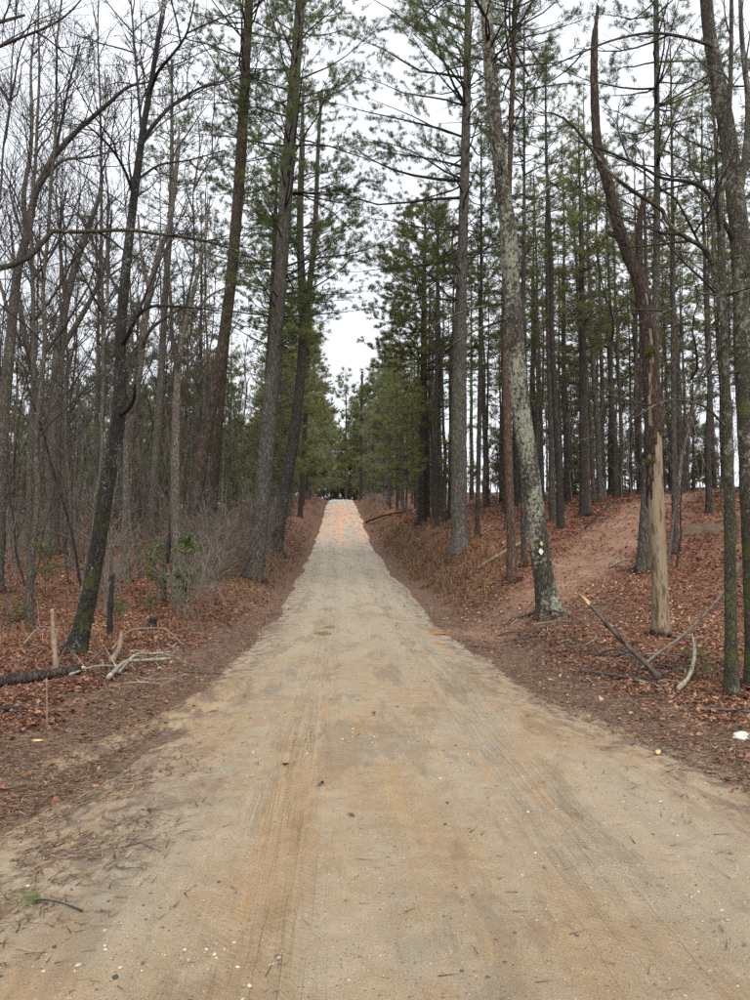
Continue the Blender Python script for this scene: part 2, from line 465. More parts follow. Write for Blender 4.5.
def ground_material():
    m, nt, out = new_mat('leaf_litter_ground'); g = N(nt)
    p = g.pos()
    n1 = g.noise(p, 1.1, 6, .65); n2 = g.noise(p, 7, 6, .7)
    vc = g.new('ShaderNodeTexVoronoi'); g.put(vc.inputs['Vector'], g.mapping(p, (1, 1, .4))); vc.inputs['Scale'].default_value = 17
    vs = g.sep(vc.outputs['Color'])
    leafcol = g.ramp(vs[0], [(0, (.040, .019, .012)), (.35, (.122, .050, .030)), (.7, (.225, .094, .055)), (1, (.32, .160, .095))])
    v2 = g.new('ShaderNodeTexVoronoi'); g.put(v2.inputs['Vector'], g.mapping(p, (1, 1, .4))); v2.inputs['Scale'].default_value = 5.5
    far = g.ramp(g.sep(v2.outputs['Color'])[1], [(0, (.078, .033, .021)), (.6, (.190, .080, .048)), (1, (.28, .138, .082))])
    leafcol = g.mix(.35, leafcol, far)
    leafcol = g.mix(g.ramp(n1, [(.42, 0), (.66, .55)]), leafcol, (.085, .048, .030))
    leafcol = g.mix(g.ramp(g.noise(p, 60, 4, .8), [(.40, .5), (.5, 0)]), leafcol, (.045, .024, .016))
    fern = g.ramp(g.math('ADD', g.noise(p, .55, 4), g.math('MULTIPLY', g.attr('bankness'), .22)), [(.58, 0), (.70, .5)])
    leafcol = g.mix(fern, leafcol, g.mix(n2, (.17, .085, .035), (.30, .16, .07)))
    # fallen pine needles along the verge and the side track
    st = g.noise(g.mapping(p, (1, 2.2, 1)), 48, 4, .75)
    need = g.mix(g.ramp(st, [(.32, 0), (.68, 1)]), (.055, .033, .023), (.205, .128, .088))
    need = g.mix(g.ramp(n2, [(.48, 0), (.60, .8)]), need, (.055, .036, .024))
    need = g.mix(g.ramp(g.noise(g.mapping(p, (1, 1, 1), (5, 5, 5)), 3.4, 5, .7), [(.56, 0), (.64, .6)]), need, (.24, .175, .115))
    need = g.mix(g.ramp(g.voro(p, 11), [(.18, .55), (.42, 0)]), need, leafcol)
    col = g.mix(g.attr('needle'), leafcol, need)
    trk = g.mix(g.ramp(st, [(.36, 0), (.62, 1)]), (.115, .055, .033), (.285, .150, .090))
    trk = g.mix(g.ramp(g.voro(p, 13), [(.2, .6), (.4, 0)]), trk, leafcol)
    trk = g.mix(g.ramp(n1, [(.42, 0), (.6, .7)]), trk, (.29, .19, .135))
    col = g.mix(g.attr('track'), col, trk)
    gr = g.ramp(g.noise(p, .9, 5, .7), [(.66, 0), (.72, .6)])
    col = g.mix(g.math('MULTIPLY', gr, .4), col, (.085, .095, .03))
    h = g.math('ADD', g.math('MULTIPLY', vc.outputs['Distance'], .6), n2)
    g.bsdf(out, col, .78, g.bump(h, .8, .05), .25)
    return m
M['ground'] = ground_material()

def road_material():
    m, nt, out = new_mat('packed_sandy_dirt'); g = N(nt)
    u = g.attr('u'); d = g.attr('d')
    cmb = g.new('ShaderNodeCombineXYZ'); g.put(cmb.inputs[0], u); g.put(cmb.inputs[1], d); uv = cmb.outputs[0]
    big = g.noise(g.mapping(uv, (1, .35, 1)), .9, 4, .6)
    streak = g.noise(g.mapping(uv, (1, .045, 1)), 2.6, 5, .6, .4)
    fine_st = g.noise(g.mapping(uv, (1, .02, 1)), 22, 3, .6)
    grain = g.noise(uv, 130, 5, .85)
    mid = g.noise(uv, 14, 5, .7)
    sand = (.285, .215, .132); tan = (.240, .156, .079); grey = (.210, .180, .130)
    near = g.ramp(g.math('DIVIDE', d, 100), [(.05, 1), (.13, .35), (.28, 0)])
    col = g.mix(g.ramp(streak, [(.42, .2), (.56, .8)]), grey, sand)
    col = g.mix(g.math('MULTIPLY', g.ramp(g.noise(g.mapping(uv, (1, .45, 1)), .8, 7, .68), [(.44, 0), (.56, 1)]), g.math('ADD', .25, g.math('MULTIPLY', near, .6))), col, tan)
    och = g.ramp(g.noise(g.mapping(uv, (1, .09, 1), (4.3, 1, 0)), 2.3, 7, .68), [(.555, 0), (.60, 1)])
    col = g.mix(g.math('MULTIPLY', och, g.math('ADD', .10, g.math('MULTIPLY', near, .42))), col, (.31, .185, .078))
    band = g.ramp(g.math('ABSOLUTE', g.math('SUBTRACT', g.math('ABSOLUTE', g.math('SUBTRACT', u, .12)), .78)), [(.12, 1), (.36, .15)])
    trd = g.new('ShaderNodeTexWave', wave_type='BANDS', bands_direction='DIAGONAL'); g.put(trd.inputs['Vector'], g.mapping(uv, (1, 1.6, 1)))
    trd.inputs['Scale'].default_value = 9; trd.inputs['Distortion'].default_value = 3; trd.inputs['Detail'].default_value = 2
    broken = g.ramp(g.noise(g.mapping(uv, (1, .25, 1), (8, 8, 0)), 3.2, 5, .7), [(.36, .1), (.58, 1)])
    lines = g.math('MULTIPLY', g.math('MULTIPLY', g.ramp(fine_st, [(.48, 0), (.53, 1)]), band), broken)
    col = g.mix(g.math('MULTIPLY', lines, .36), col, (.17, .12, .07))
    cob = g.ramp(g.noise(uv, 5.5, 7, .75), [(.50, 0), (.56, 1)])
    col = g.mix(g.math('MULTIPLY', cob, .16), col, (.40, .34, .25))
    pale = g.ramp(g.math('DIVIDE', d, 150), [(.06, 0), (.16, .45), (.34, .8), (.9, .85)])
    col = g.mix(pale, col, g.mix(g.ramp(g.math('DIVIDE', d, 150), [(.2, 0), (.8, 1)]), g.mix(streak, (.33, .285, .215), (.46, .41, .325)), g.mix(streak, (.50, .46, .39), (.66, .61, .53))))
    # orange clay showing on the climb
    cw = g.math('MULTIPLY', g.ramp(g.math('DIVIDE', d, 150), [(.30, 0), (.40, 1), (.66, 1), (.78, 0)]),
                g.ramp(g.noise(g.mapping(uv, (1, .05, 1), (1.7, 0, 0)), 1.15, 3), [(.34, 0), (.52, 1)]))
    mid_line = g.ramp(g.math('ABSOLUTE', g.math('ADD', u, .1)), [(.25, 1), (1.3, .45), (1.8, .6)])
    col = g.mix(g.math('MULTIPLY', cw, g.math('MULTIPLY', mid_line, .95)), col, g.mix(mid, (.58, .27, .155), (.68, .43, .30)))
    # grain, small stones and damp patches
    col = g.mix(g.ramp(grain, [(.38, .60), (.5, 0)]), col, (.11, .082, .055))
    col = g.mix(g.ramp(grain, [(.53, 0), (.66, .55)]), col, (.55, .46, .33))
    vs = g.new('ShaderNodeTexVoronoi'); g.put(vs.inputs['Vector'], uv); vs.inputs['Scale'].default_value = 60
    vsel = g.sep(vs.outputs['Color'])
    peb = g.math('MULTIPLY', g.ramp(vs.outputs['Distance'], [(.20, 1), (.30, 0)]), g.ramp(vsel[0], [(.66, 0), (.68, 1)]))
    col = g.mix(g.math('MULTIPLY', peb, .75), col, g.ramp(vsel[1], [(.2, (.085, .080, .075)), (.45, (.22, .175, .12)), (.7, (.40, .34, .25)), (1, (.62, .56, .45))]))
    v3 = g.new('ShaderNodeTexVoronoi'); g.put(v3.inputs['Vector'], uv); v3.inputs['Scale'].default_value = 24
    v3s = g.sep(v3.outputs['Color'])
    chip = g.math('MULTIPLY', g.ramp(v3.outputs['Distance'], [(.17, 1), (.24, 0)]), g.math('MULTIPLY', g.ramp(v3s[0], [(.84, 0), (.86, 1)]), g.ramp(g.noise(g.mapping(uv, (1, .6, 1), (5, 0, 0)), 1.3, 4), [(.44, .25), (.56, 1)])))
    col = g.mix(chip, col, g.ramp(v3s[1], [(.3, (.07, .072, .08)), (.6, (.30, .27, .22)), (1, (.58, .54, .46))]))
    dp = g.ramp(g.noise(g.mapping(uv, (1, .22, 1), (9, 2, 0)), 1.9, 7, .72), [(.52, 0), (.565, 1)])
    col = g.mix(g.math('MULTIPLY', dp, .34), col, (.165, .115, .068))
    mud = g.attr('mud')
    col = g.mix(mud, col, g.mix(mid, (.19, .125, .065), (.30, .21, .115)))
    lit = g.math('MULTIPLY', g.attr('edge'), g.ramp(g.noise(g.mapping(uv, (1, .55, 1), (2, 7, 0)), 5.5, 6, .75), [(.47, 0), (.56, 1)]))
    needc = g.mix(g.noise(uv, 70, 4, .7), (.05, .032, .024), (.16, .10, .075))
    col = g.mix(g.math('MULTIPLY', lit, .85), col, needc)
    rough = g.mix(g.math('MULTIPLY', mud, .9), g.mix(dp, (.80, .80, .80), (.42, .42, .42)), (.22, .22, .22))
    h = g.math('ADD', g.math('MULTIPLY', grain, .5), g.math('ADD', g.math('MULTIPLY', mid, .7), g.math('ADD', g.math('MULTIPLY', chip, .8), g.math('ADD', g.math('MULTIPLY', peb, .6), g.math('ADD', g.math('MULTIPLY', lines, -.9), g.math('MULTIPLY', g.math('MULTIPLY', trd.outputs['Fac'], g.math('MULTIPLY', band, broken)), .30))))))
    g.bsdf(out, col, rough, g.bump(h, .8, .016), .35)
    return m
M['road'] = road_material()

# ------------------------------------------------------------------ ground sheet
def axis(stops):
    """non-uniform axis: list of (start, end, step)"""
    out = []
    for a, b, s in stops: out.append(np.arange(a, b, s))
    out.append([stops[-1][1]])
    return np.concatenate(out)

TRACK = np.array([(2.2, 15.4), (4.2, 18.2), (6.2, 21.5), (8.4, 25.5), (11.2, 30), (15, 34.5), (21, 39), (30, 43)])   # the side track into the trees

def dist_poly(x, y, poly):
    best = np.full(np.shape(x), 1e9)
    for (ax, ay), (bx, by) in zip(poly[:-1], poly[1:]):
        dx, dy = bx - ax, by - ay
        t = np.clip(((x - ax) * dx + (y - ay) * dy) / (dx * dx + dy * dy), 0, 1)
        best = np.minimum(best, np.hypot(x - ax - t * dx, y - ay - t * dy))
    return best

def grid_mesh(name, X, Y, Z, mat, attrs):
    ny, nx = X.shape
    g = Geo(); idx = np.arange(nx * ny).reshape(ny, nx)
    Q = np.stack([idx[:-1, :-1], idx[:-1, 1:], idx[1:, 1:], idx[1:, :-1]], -1).reshape(-1, 4)
    g.add(np.stack([X, Y, Z], -1).reshape(-1, 3), Q)
    me = g.mesh(name, mat)
    for k, v in attrs.items():
        a = me.attributes.new(k, 'FLOAT', 'POINT'); a.data.foreach_set('value', np.asarray(v, np.float32).ravel())
    return me

RIVULET = np.array([(-2.75, 4.6), (-2.45, 5.3), (-2.05, 6.6), (-1.85, 7.7), (-1.62, 8.8)])       # washed sand beside the road
LITTER = np.array([(-2.75, 4.0), (-2.15, 4.9), (-1.98, 6.0), (-1.78, 6.9), (-1.66, 7.5)])        # strip of needles between it and the road

def road_lift(x, y):
    """height of the dirt road over the litter: positive where the road shows"""
    u = x - road_x(y)
    halfl = 1.98 + .45 * sstep(7, 3.5, y) + .10 * fbm(y * .25, y * 0 + 3.1, 3)
    halfr = 1.92 + .55 * sstep(8.5, 4.2, y) + .12 * fbm(y * .22, y * 0 + 8.4, 3)
    e = np.where(u > 0, halfr - u, halfl + u)
    f = np.clip(e, -1.2, .8) * .085
    f = f + (.034 * fbm(x * 3.1, y * 1.3, 4) + .022 * fbm(x * 12, y * 9, 3)) * sstep(22, 6, y) + .050 * fbm(x * .9 + 40, y * .30, 3) * sstep(1.0, .0, np.abs(e))
    f = f + .105 * np.exp(-(dist_poly(x + .10 * fbm(x * 3, y * 3, 2), y, RIVULET) / .16) ** 2) * np.clip(1.0 + 2.2 * fbm(x * 1.6 + 8, y * 1.6, 3), .2, 1.2) - .085 * np.exp(-(dist_poly(x + .12 * fbm(x * 2, y * 2, 3), y, LITTER) / .17) ** 2) * np.clip(.70 + 3.0 * fbm(x * 2.6, y * 2.2, 4), 0, 1.2)
    return f, e, u

xs = axis([(-420, -60, 20), (-60, -20, 1.6), (-20, -8, .45), (-8, 8, .2), (8, 20, .45), (20, 60, 1.6), (60, 421, 20)])
ys = axis([(-60, -6, 3), (-6, 2, .5), (2, 12, .16), (12, 26, .25), (26, 60, .5), (60, 200, 1.5), (200, 700, 20)])
X0, Y0 = np.meshgrid(xs, ys)
X = X0 + np.where(np.abs(X0) < 60, (road_x(Y0) - .33) * np.clip(1 - np.abs(X0) / 60, 0, 1), 0)      # grid lines follow the road
Z = terrain(X, Y0)
U = X - road_x(Y0)
tr = dist_poly(X, Y0, TRACK)
needle = np.maximum(sstep(1.75, 0.5, np.abs(np.abs(U) - 2.8) + 1.1 * fbm(X * .7, Y0 * .7, 3)) , sstep(2.3, 1.9, np.abs(U)))
needle *= np.clip(1.15 - .012 * Y0, .45, 1)
track = .9 * sstep(1.6, .5, tr + 1.6 * fbm(X * .8, Y0 * .8, 4)) * sstep(13, 15, Y0)
junction = sstep(2.2, .8, np.hypot((X - 2.9) / 1.4, Y0 - 15.6) + 1.2 * fbm(X, Y0, 3))
needle = np.maximum(needle, .8 * junction)
bankness = sstep(2.2, 3.2, U) * sstep(6.5, 4.5, U) * sstep(16, 24, Y0)
ground = link('ground', grid_mesh('ground', X, Y0, Z, M['ground'], {'needle': needle, 'track': track, 'bankness': bankness}))
tag(ground, 'leaf-strewn forest floor with a needle-covered track branching right', kind='structure')

# ------------------------------------------------------------------ dirt road
us = axis([(-3.4, 3.4, .05)])
yr = axis([(-4, 2.2, .2), (2.2, 7, .045), (7, 12, .08), (12, 24, .15), (24, 60, .4), (60, 180, 1.0), (180, 240, 5)])
UU, YY = np.meshgrid(us, yr)
XX = UU + road_x(YY)
MUDLINE = np.array([(-.78, 6.6), (-.62, 5.4), (-.44, 4.6), (-.40, 4.0), (-.42, 3.2), (-.38, 2.4), (-.35, 1.0)])
PUDDLES = []
for px_, py_, w_, h_, m_ in ((431, 634, 25, 3.2, 'orange_water'), (437, 645.5, 12, 3, 'orange_water'), (398, 625, 7, 1.6, 'orange_water'), (321, 636, 26, 4, 'mud_water'), (332, 629, 14, 2.5, 'mud_water'), (136, 737, 62, 15, 'mud_water')):
    p_ = ground_at(px_, py_); q_ = ground_at(px_, py_ + h_ / 2)
    PUDDLES.append((p_[0], p_[1], w_ / 2 * p_[1] / F, abs(p_[1] - q_[1]) * 1.0, m_))

def road_height(X, Y):
    U = X - road_x(Y)
    f, e, _ = road_lift(X, Y)
    ruts = -.018 * np.exp(-((U + .62 + .05 * np.sin(Y * .5)) / .16) ** 2) - .014 * np.exp(-((U - .85) / .18) ** 2) + .008 * np.exp(-((U + .30) / .12) ** 2)
    tread = .004 * np.sin(Y * 52 + U * 20) * np.exp(-((U + .55) / .10) ** 2) * sstep(11, 5, Y)
    corr = .014 * fbm(X * 2.4, Y * 1.6, 4) + .010 * fbm(X * 9, Y * 9, 3) * sstep(14, 8, Y)
    inside = sstep(0, .5, e)
    z = terrain(X, Y) + f + .035 * sstep(20, 60, Y) * inside + (ruts + tread + corr) * inside
    dm = dist_poly(X, Y, MUDLINE)
    z = z + .028 * np.exp(-((dm - .05) / .040) ** 2) * sstep(7, 6, Y) * (.5 + vnoise(X * 14, Y * 14)) - .012 * np.exp(-(dm / .10) ** 2) * (Y < 7)
    for a, b, rx, ry, _m in PUDDLES:
        z = z - .022 * np.exp(-(((X - a) / rx) ** 2 + ((Y - b) / ry) ** 2) * .8)
    return z
f, e, _ = road_lift(XX, YY)
ZR = road_height(XX, YY)
dm = dist_poly(XX, YY, MUDLINE)
mud = np.clip(np.exp(-(dm / .10) ** 2) * sstep(7.0, 6.0, YY) * 1.5 * (vnoise(XX * 9 + 3, YY * 6) - .12) + .8 * np.exp(-(dist_poly(XX, YY, RIVULET) / .10) ** 2) * sstep(4.9, 5.4, YY), 0, 1) * (.55 + .9 * vnoise(XX * 5, YY * 5))
edge = sstep(1.0, .1, e) * sstep(60, 12, YY) + .65 * np.exp(-(((XX + 1.55) / .55) ** 2 + ((YY - 4.7) / 1.1) ** 2)) + .5 * np.exp(-(((XX + 1.5) / .5) ** 2 + ((YY - 3.9) / .5) ** 2))
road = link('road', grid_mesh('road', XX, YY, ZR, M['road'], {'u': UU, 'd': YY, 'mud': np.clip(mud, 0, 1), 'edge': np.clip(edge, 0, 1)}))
tag(road, 'sandy dirt road climbing straight through the woods to a crest', kind='structure')

def surf(x, y):
    """top surface: road where it shows, else litter"""
    f_, e_, _ = road_lift(np.asarray(x, float), np.asarray(y, float))
    return terrain(x, y) + np.maximum(f_, 0)

# ------------------------------------------------------------------ tree builders
def needle_tufts(geo, pos, d, rng, n=8, L=.11, w=.010, spread=.75, rnd=None):
    m = len(pos)
    dd = np.repeat(d, n, 0) + spread * rng.standard_normal((m * n, 3)); dd = unit(dd)
    p = np.repeat(pos, n, 0) + .02 * rng.standard_normal((m * n, 3))
    l = L * rng.uniform(.7, 1.2, (m * n, 1))
    perp = unit(np.cross(dd, rng.standard_normal((m * n, 3))))
    V = np.stack([p - perp * w / 2, p + perp * w / 2, p + dd * l], 1).reshape(-1, 3)
    T = np.arange(m * n * 3).reshape(-1, 3)
    r = np.repeat(rng.random(m) if rnd is None else rnd, n) * .7 + .3 * rng.random(m * n)
    geo.add(V, None, T, 0, np.repeat(r, 3))

def pine_crown(P, rng, z0, z1, reach, dens=1.0, tuft=1.0, low=.7, rise=.10, tscale=1.0, gaps=.25, whorl=.55, nb=4.6, biasdir=None):
    """P: trunk centre line (n,3) local. Returns (branch Geo, needle Geo)."""
    zs = []; z = z0
    while z < z1 - .15:
        zs.append(z); z += whorl * rng.uniform(.7, 1.3)
    br, nd = Geo(), Geo()
    if not zs: return br, nd
    zs = np.array(zs)
    cnt = rng.poisson(nb - 2, len(zs)) + 2
    zb = np.repeat(zs, cnt) + rng.normal(0, .06, cnt.sum())
    zb = np.clip(zb, z0, z1)
    t = (zb - z0) / (z1 - z0)
    prof = np.interp(t, [0, .12, .35, .7, 1], [low, .95, 1, .62, .10])
    az = rng.uniform(0, 2 * math.pi, len(zb))
    L = reach * prof * rng.uniform(.5, 1.12, len(zb))
    if biasdir is not None: L *= 1 + .45 * np.cos(az - biasdir)
    keep = rng.random(len(zb)) > gaps * (1 - t)
    zb, t, az, L = zb[keep], t[keep], az[keep], L[keep]
    px = np.interp(zb, P[:, 2], P[:, 0]); py = np.interp(zb, P[:, 2], P[:, 1])
    pos = np.stack([px, py, zb], 1)
    el = rise + .75 * t ** 1.5 + rng.normal(0, .13, len(t))
    d = np.stack([np.cos(az) * np.cos(el), np.sin(az) * np.cos(el), np.sin(el)], 1)
    B = grow(pos, d, L, 7, rng, .045, .12)
    r0 = .008 + .0085 * L
    tubes(br, B, taper(r0, np.full(len(L), .004), 7), 4)
    c2 = np.maximum(2, (L * 3.6 * dens).astype(int))
    i2 = np.repeat(np.arange(len(L)), c2)
    s2 = 1 - .75 * rng.random(len(i2)) ** 1.25
    p2, t2 = sample(B, i2, s2)
    L2 = (.22 + .34 * L[i2] * (1.05 - s2)) * rng.uniform(.6, 1.25, len(i2))
    d2 = side_dirs(t2, rng.uniform(.55, 1.05, len(i2)), rng, .10, .86)
    S = grow(p2, d2, L2, 4, rng, .05, .12)
    tubes(br, S, taper(np.full(len(i2), .006), np.full(len(i2), .003), 4), 3)
    c3 = np.maximum(3, (L2 * 13.0 * tuft).astype(int) + 2)
    i3 = np.repeat(np.arange(len(i2)), c3)
    s3 = 1 - rng.random(len(i3)) ** 1.5 * .6
    p3, t3 = sample(S, i3, s3)
    p3 = p3 + rng.normal(0, .04, p3.shape) * np.array([1, 1, .6])
    d3 = unit(t3 + .5 * rng.standard_normal(t3.shape) + np.array([0, 0, .35]))
    shade = np.clip(rng.random(len(L))[i2][i3] * .7 + rng.random(len(i3)) * .3, 0, 1)
    needle_tufts(nd, p3, d3, rng, 9, .150 * tscale, .0105 * tscale, .58, shade)
    return br, nd

def dead_branches(P, R, rng, z0, z1, count, reach, dens=2.0):
    g = Geo()
    z = rng.uniform(z0, z1, count)
    pos = np.stack([np.interp(z, P[:, 2], P[:, 0]), np.interp(z, P[:, 2], P[:, 1]), z], 1)
    az = rng.uniform(0, 2 * math.pi, count); el = rng.normal(.02, .22, count)
    L = reach * rng.uniform(.15, 1.0, count) ** 1.3 * (.5 + .5 * (z - z0) / max(z1 - z0, .1))
    L = np.maximum(L, .15)
    d = np.stack([np.cos(az) * np.cos(el), np.sin(az) * np.cos(el), np.sin(el)], 1)
    B = grow(pos, d, L, 6, rng, -.02, .13)
    tubes(g, B, taper(.006 + .006 * L, np.full(count, .0035), 6), 4)
    c = (L * dens).astype(int); i = np.repeat(np.arange(count), c)
    if len(i):
        p, t = sample(B, i, rng.uniform(.3, 1, len(i)))
        l = rng.uniform(.15, .6, len(i))
        S = grow(p, side_dirs(t, rng.uniform(.5, 1.1, len(i)), rng, -.05, .4), l, 3, rng, 0, .15)
        tubes(g, S, taper(np.full(len(i), .0045), np.full(len(i), .0025), 3), 3)
    return g

def bare_twigs(parents, rng, counts, l1, s0=.3, r1=.016, k2=5, k3=4, up=.05, rmin=.003, ang=(.5, 1.1), n1=7):
    """three orders of twigs on a batch of parent lines (m,n,3)"""
    g = Geo()
    i1 = np.repeat(np.arange(len(parents)), counts)
    s1 = rng.uniform(s0, 1, len(i1))
    p, t = sample(parents, i1, s1)
    L1 = l1 * rng.uniform(.35, 1.15, len(i1)) * (1.15 - .6 * s1)
    B = grow(p, side_dirs(t, rng.uniform(*ang, len(i1)), rng, .15), L1, n1, rng, up, .13)
    tubes(g, B, taper(r1 * L1 / l1 + rmin, np.full(len(i1), rmin * 1.2), n1), 5)
    c = np.maximum(2, (k2 * L1 / l1 * 1.4).astype(int)); i2 = np.repeat(np.arange(len(i1)), c)
    s2 = rng.uniform(.2, 1, len(i2)); p, t = sample(B, i2, s2)
    L2 = L1[i2] * rng.uniform(.25, .55, len(i2)) * (1.2 - .6 * s2)
    B2 = grow(p, side_dirs(t, rng.uniform(.45, 1.0, len(i2)), rng, .10), L2, 5, rng, up, .15)
    tubes(g, B2, taper(np.maximum(r1 * .42 * L2 / l1 * 2, rmin * 1.3), np.full(len(i2), rmin), 5), 3)
    if k3:
        i3 = np.repeat(np.arange(len(i2)), rng.poisson(k3, len(i2)))
        s3 = rng.uniform(.15, 1, len(i3)); p, t = sample(B2, i3, s3)
        L3 = np.maximum(L2[i3] * rng.uniform(.3, .7, len(i3)), .12)
        B3 = grow(p, side_dirs(t, rng.uniform(.4, 1.0, len(i3)), rng, .06), L3, 3, rng, up, .18)
        tubes(g, B3, taper(np.full(len(i3), rmin), np.full(len(i3), rmin * .7), 3), 3)
    return g

def trunk_mesh(name, line, mat, k=16, flare=.35, bump=.02, rng=RNG, cap=False):
    """line (n,4): local centre line with radius in the last column"""
    P, R = line[:, :3].copy(), line[:, 3].copy()
    h = P[:, 2]
    R = R * (1 + flare * np.exp(-np.maximum(h, 0) / .28))
    g = Geo(); tubes(g, P, R, k, 0, None, bump, cap, rng)
    if k >= 14:                                            # buttressed roots at the foot
        V = g.V[0].reshape(len(P), k, 3); th = np.arange(k) * 2 * math.pi / k
        lob = np.maximum(0, .5 * np.cos(3 * th + rng.uniform(0, 6)) + .5 * np.cos(5 * th + rng.uniform(0, 6)) + .15)
        amt = (.28 * flare / .35 * np.exp(-np.maximum(h, 0) / .16))[:, None] * lob[None]
        amt = amt + .05 * np.cos(2 * th[None] + .6 * h[:, None]) 
        g.V[0] = (P[:, None] + (V - P[:, None]) * (1 + amt[..., None])).reshape(-1, 3).astype(np.float32)
    return g.mesh(name, mat)

def px_line(pts, d, base, dy=0.0):
    """photo points (px, py, width px) standing at distance d -> local line with radius"""
    out = []
    n = len(pts)
    for i, (px, py, w) in enumerate(pts):
        dist = d + dy * i / max(n - 1, 1)
        p = at(px, py, dist) - base
        out.append((*p, w * dist / (2 * F)))
    return np.array(out)

def hero_line(pts, base, H, n=90, top_r=.015):
    d = base[1]
    L = px_line(pts, d, base)
    L[0, :3] = 0; L[0, 3] = pts[0][2] * d / (2 * F)
    low = L[0].copy(); low[2] -= .35; low[0] -= (L[1, 0] - L[0, 0]) * .1; low[3] *= 1.1
    rows = [low] + list(L)
    if L[-1, 2] < H:
        dirv = L[-1, :3] - L[-2, :3]; dirv = dirv / dirv[2]
        dirv[:2] *= .5
        z0 = L[-1, 2]
        for q in (.5, 1.0):
            rows.append(np.array([*(L[-1, :3] + dirv * (H - z0) * q), L[-1, 3] * (1 - q) + top_r * q]))
    L_ = spline(np.array(rows), n)
    foot = spline(L_[:4], 14)
    return np.vstack([foot, L_[4:]])

FEET = []
def place(px, py, d=None):
    if d is None: return ground_at(px, py)
    r = ray(px, py); x = r[0] * d
    return np.array([x, d, gz(x, d)])

def hero_pine(label, pts, H, mat, z0, reach, d=None, seed=1, dead=(1.5, 40, 1.6), needles='needles', k=16, limbs=(), group=None, low=.7, gaps=.25, dens=1.0, tuft=1.0, biasdir=None, rise=.1, whorl=.55, name='pine_tree', tscale=1.0):
    rng = np.random.default_rng(seed)
    b = place(pts[0][0], pts[0][1], d)
    line = hero_line(pts, b, H)
    root = thing(name, label, 'tree', b, group)
    if b[1] < 32: FEET.append((b[0], b[1], line[14, 3] * 1.25))
    link('trunk', trunk_mesh('trunk', line, M[mat], k, rng=rng), root)
    for lp in limbs:
        ll = px_line(lp, b[1], b, .6)
        g = Geo(); s = spline(ll, 24); tubes(g, s[:, :3], s[:, 3], 8, 0, None, .02, False, rng)
        link('limb', g.mesh('limb', M[mat]), root)
    br, nd = pine_crown(line, rng, z0, H, reach, dens, tuft, low, rise, tscale, gaps, whorl, biasdir=biasdir)
    cr = link('crown', br.mesh('crown', M['twig_dark']), root)
    link('needles', nd.mesh('needles', M[needles], False, True), cr)
    if dead:
        g = dead_branches(line, None, rng, dead[0], z0 + 1.5, dead[1], dead[2])
        link('dead_branches', g.mesh('dead_branches', M['twig_dark']), root)
    return root, b, line

# ------------------------------------------------------------------ the pines one can single out
hero_pine('tall mossy grey pine, thickest trunk on the left bank at the road edge',
    [(252, 577, 19), (258, 540, 17.5), (268, 430, 15), (279, 300, 14), (287, 180, 13), (296, 60, 11), (300, 0, 10)], 27, 'bark_grey', 8.0, 4.6, seed=21, dead=(3, 50, 2.6), gaps=.15, low=.6, dens=1.15, tuft=1.15)
hero_pine('dark forked pine just uphill of the thickest left-bank trunk',
    [(277, 553, 11.5), (283, 500, 11.5), (295, 430, 10.5), (303, 332, 9), (300, 234, 7), (302, 150, 6)], 24, 'bark_pine', 11.0, 4.2, seed=22, dead=(3, 46, 2.8),
    limbs=[[(302, 340, 7), (309, 290, 6.5), (315, 230, 5.5), (318, 150, 4), (322, 90, 3)]], low=.7, gaps=.12, tuft=1.3, tscale=1.15)
hero_pine('tall reddish-brown pine leaning right, behind the mossy leaning black tree',
    [(188, 560, 14), (200, 470, 13), (207, 430, 12.5), (225, 330, 12), (238, 200, 11), (246, 60, 10), (249, 0, 9)], 27, 'bark_red', 16.0, 4.0, d=27, seed=23, dead=(5, 34, 3.2), low=.5)
hero_pine('slim reddish pine close beside the leaning reddish-brown pine',
    [(211, 545, 8), (216, 470, 7), (222, 400, 6), (229, 320, 5), (236, 265, 4.2)], 22, 'bark_red', 12.5, 2.6, d=33, seed=24, dead=(3, 30, 1.8), tscale=1.2)
hero_pine('thin dark pine showing between the two thick left-bank trunks',
    [(262, 525, 6), (265, 430, 5.5), (270, 330, 5), (275, 230, 4)], 20, 'bark_dark', 9.5, 2.6, d=36, seed=25, dead=(2, 30, 1.6), tscale=1.2)
hero_pine('small dark pine at the top of the left bank near the crest',
    [(300, 517, 5), (304, 450, 4.2), (307, 380, 3.8), (309, 300, 3)], 19, 'bark_dark', 8.0, 2.8, seed=26, dead=(2, 24, 1.6), needles='needles_olive', tscale=1.5, tuft=.7)
hero_pine('thick straight lichen-grey pine with flared foot on the right bank',
    [(460, 552, 18), (459, 520, 17), (459, 480, 16), (459, 400, 14.5), (461, 300, 12), (464, 200, 10), (467, 80, 8), (468, 0, 7)], 25, 'bark_grey', 9.0, 4.9, seed=27, dead=(3, 40, 2.6), low=.75, gaps=.2, biasdir=math.pi, tuft=1.15)
hero_pine('leaning pine crusted with pale lichen, diamond markers on its trunk',
    [(550, 616, 23), (541, 560, 20.5), (531, 480, 19.5), (520, 400, 18.5), (512, 300, 17), (508, 225, 17), (504, 200, 14.5), (493, 100, 14.5), (486, 0, 12)], 24, 'bark_grey_lichen', 11.2, 3.8, seed=28, dead=(4, 34, 2.2), k=20, low=.4,
    limbs=[[(512, 222, 4), (530, 205, 3), (545, 190, 2.2), (565, 178, 1.2)], [(508, 318, 3), (490, 325, 2.6), (470, 333, 2), (445, 350, 1.2)], [(506, 303, 3), (480, 307, 2.4), (455, 315, 1.8), (425, 330, 1)]])
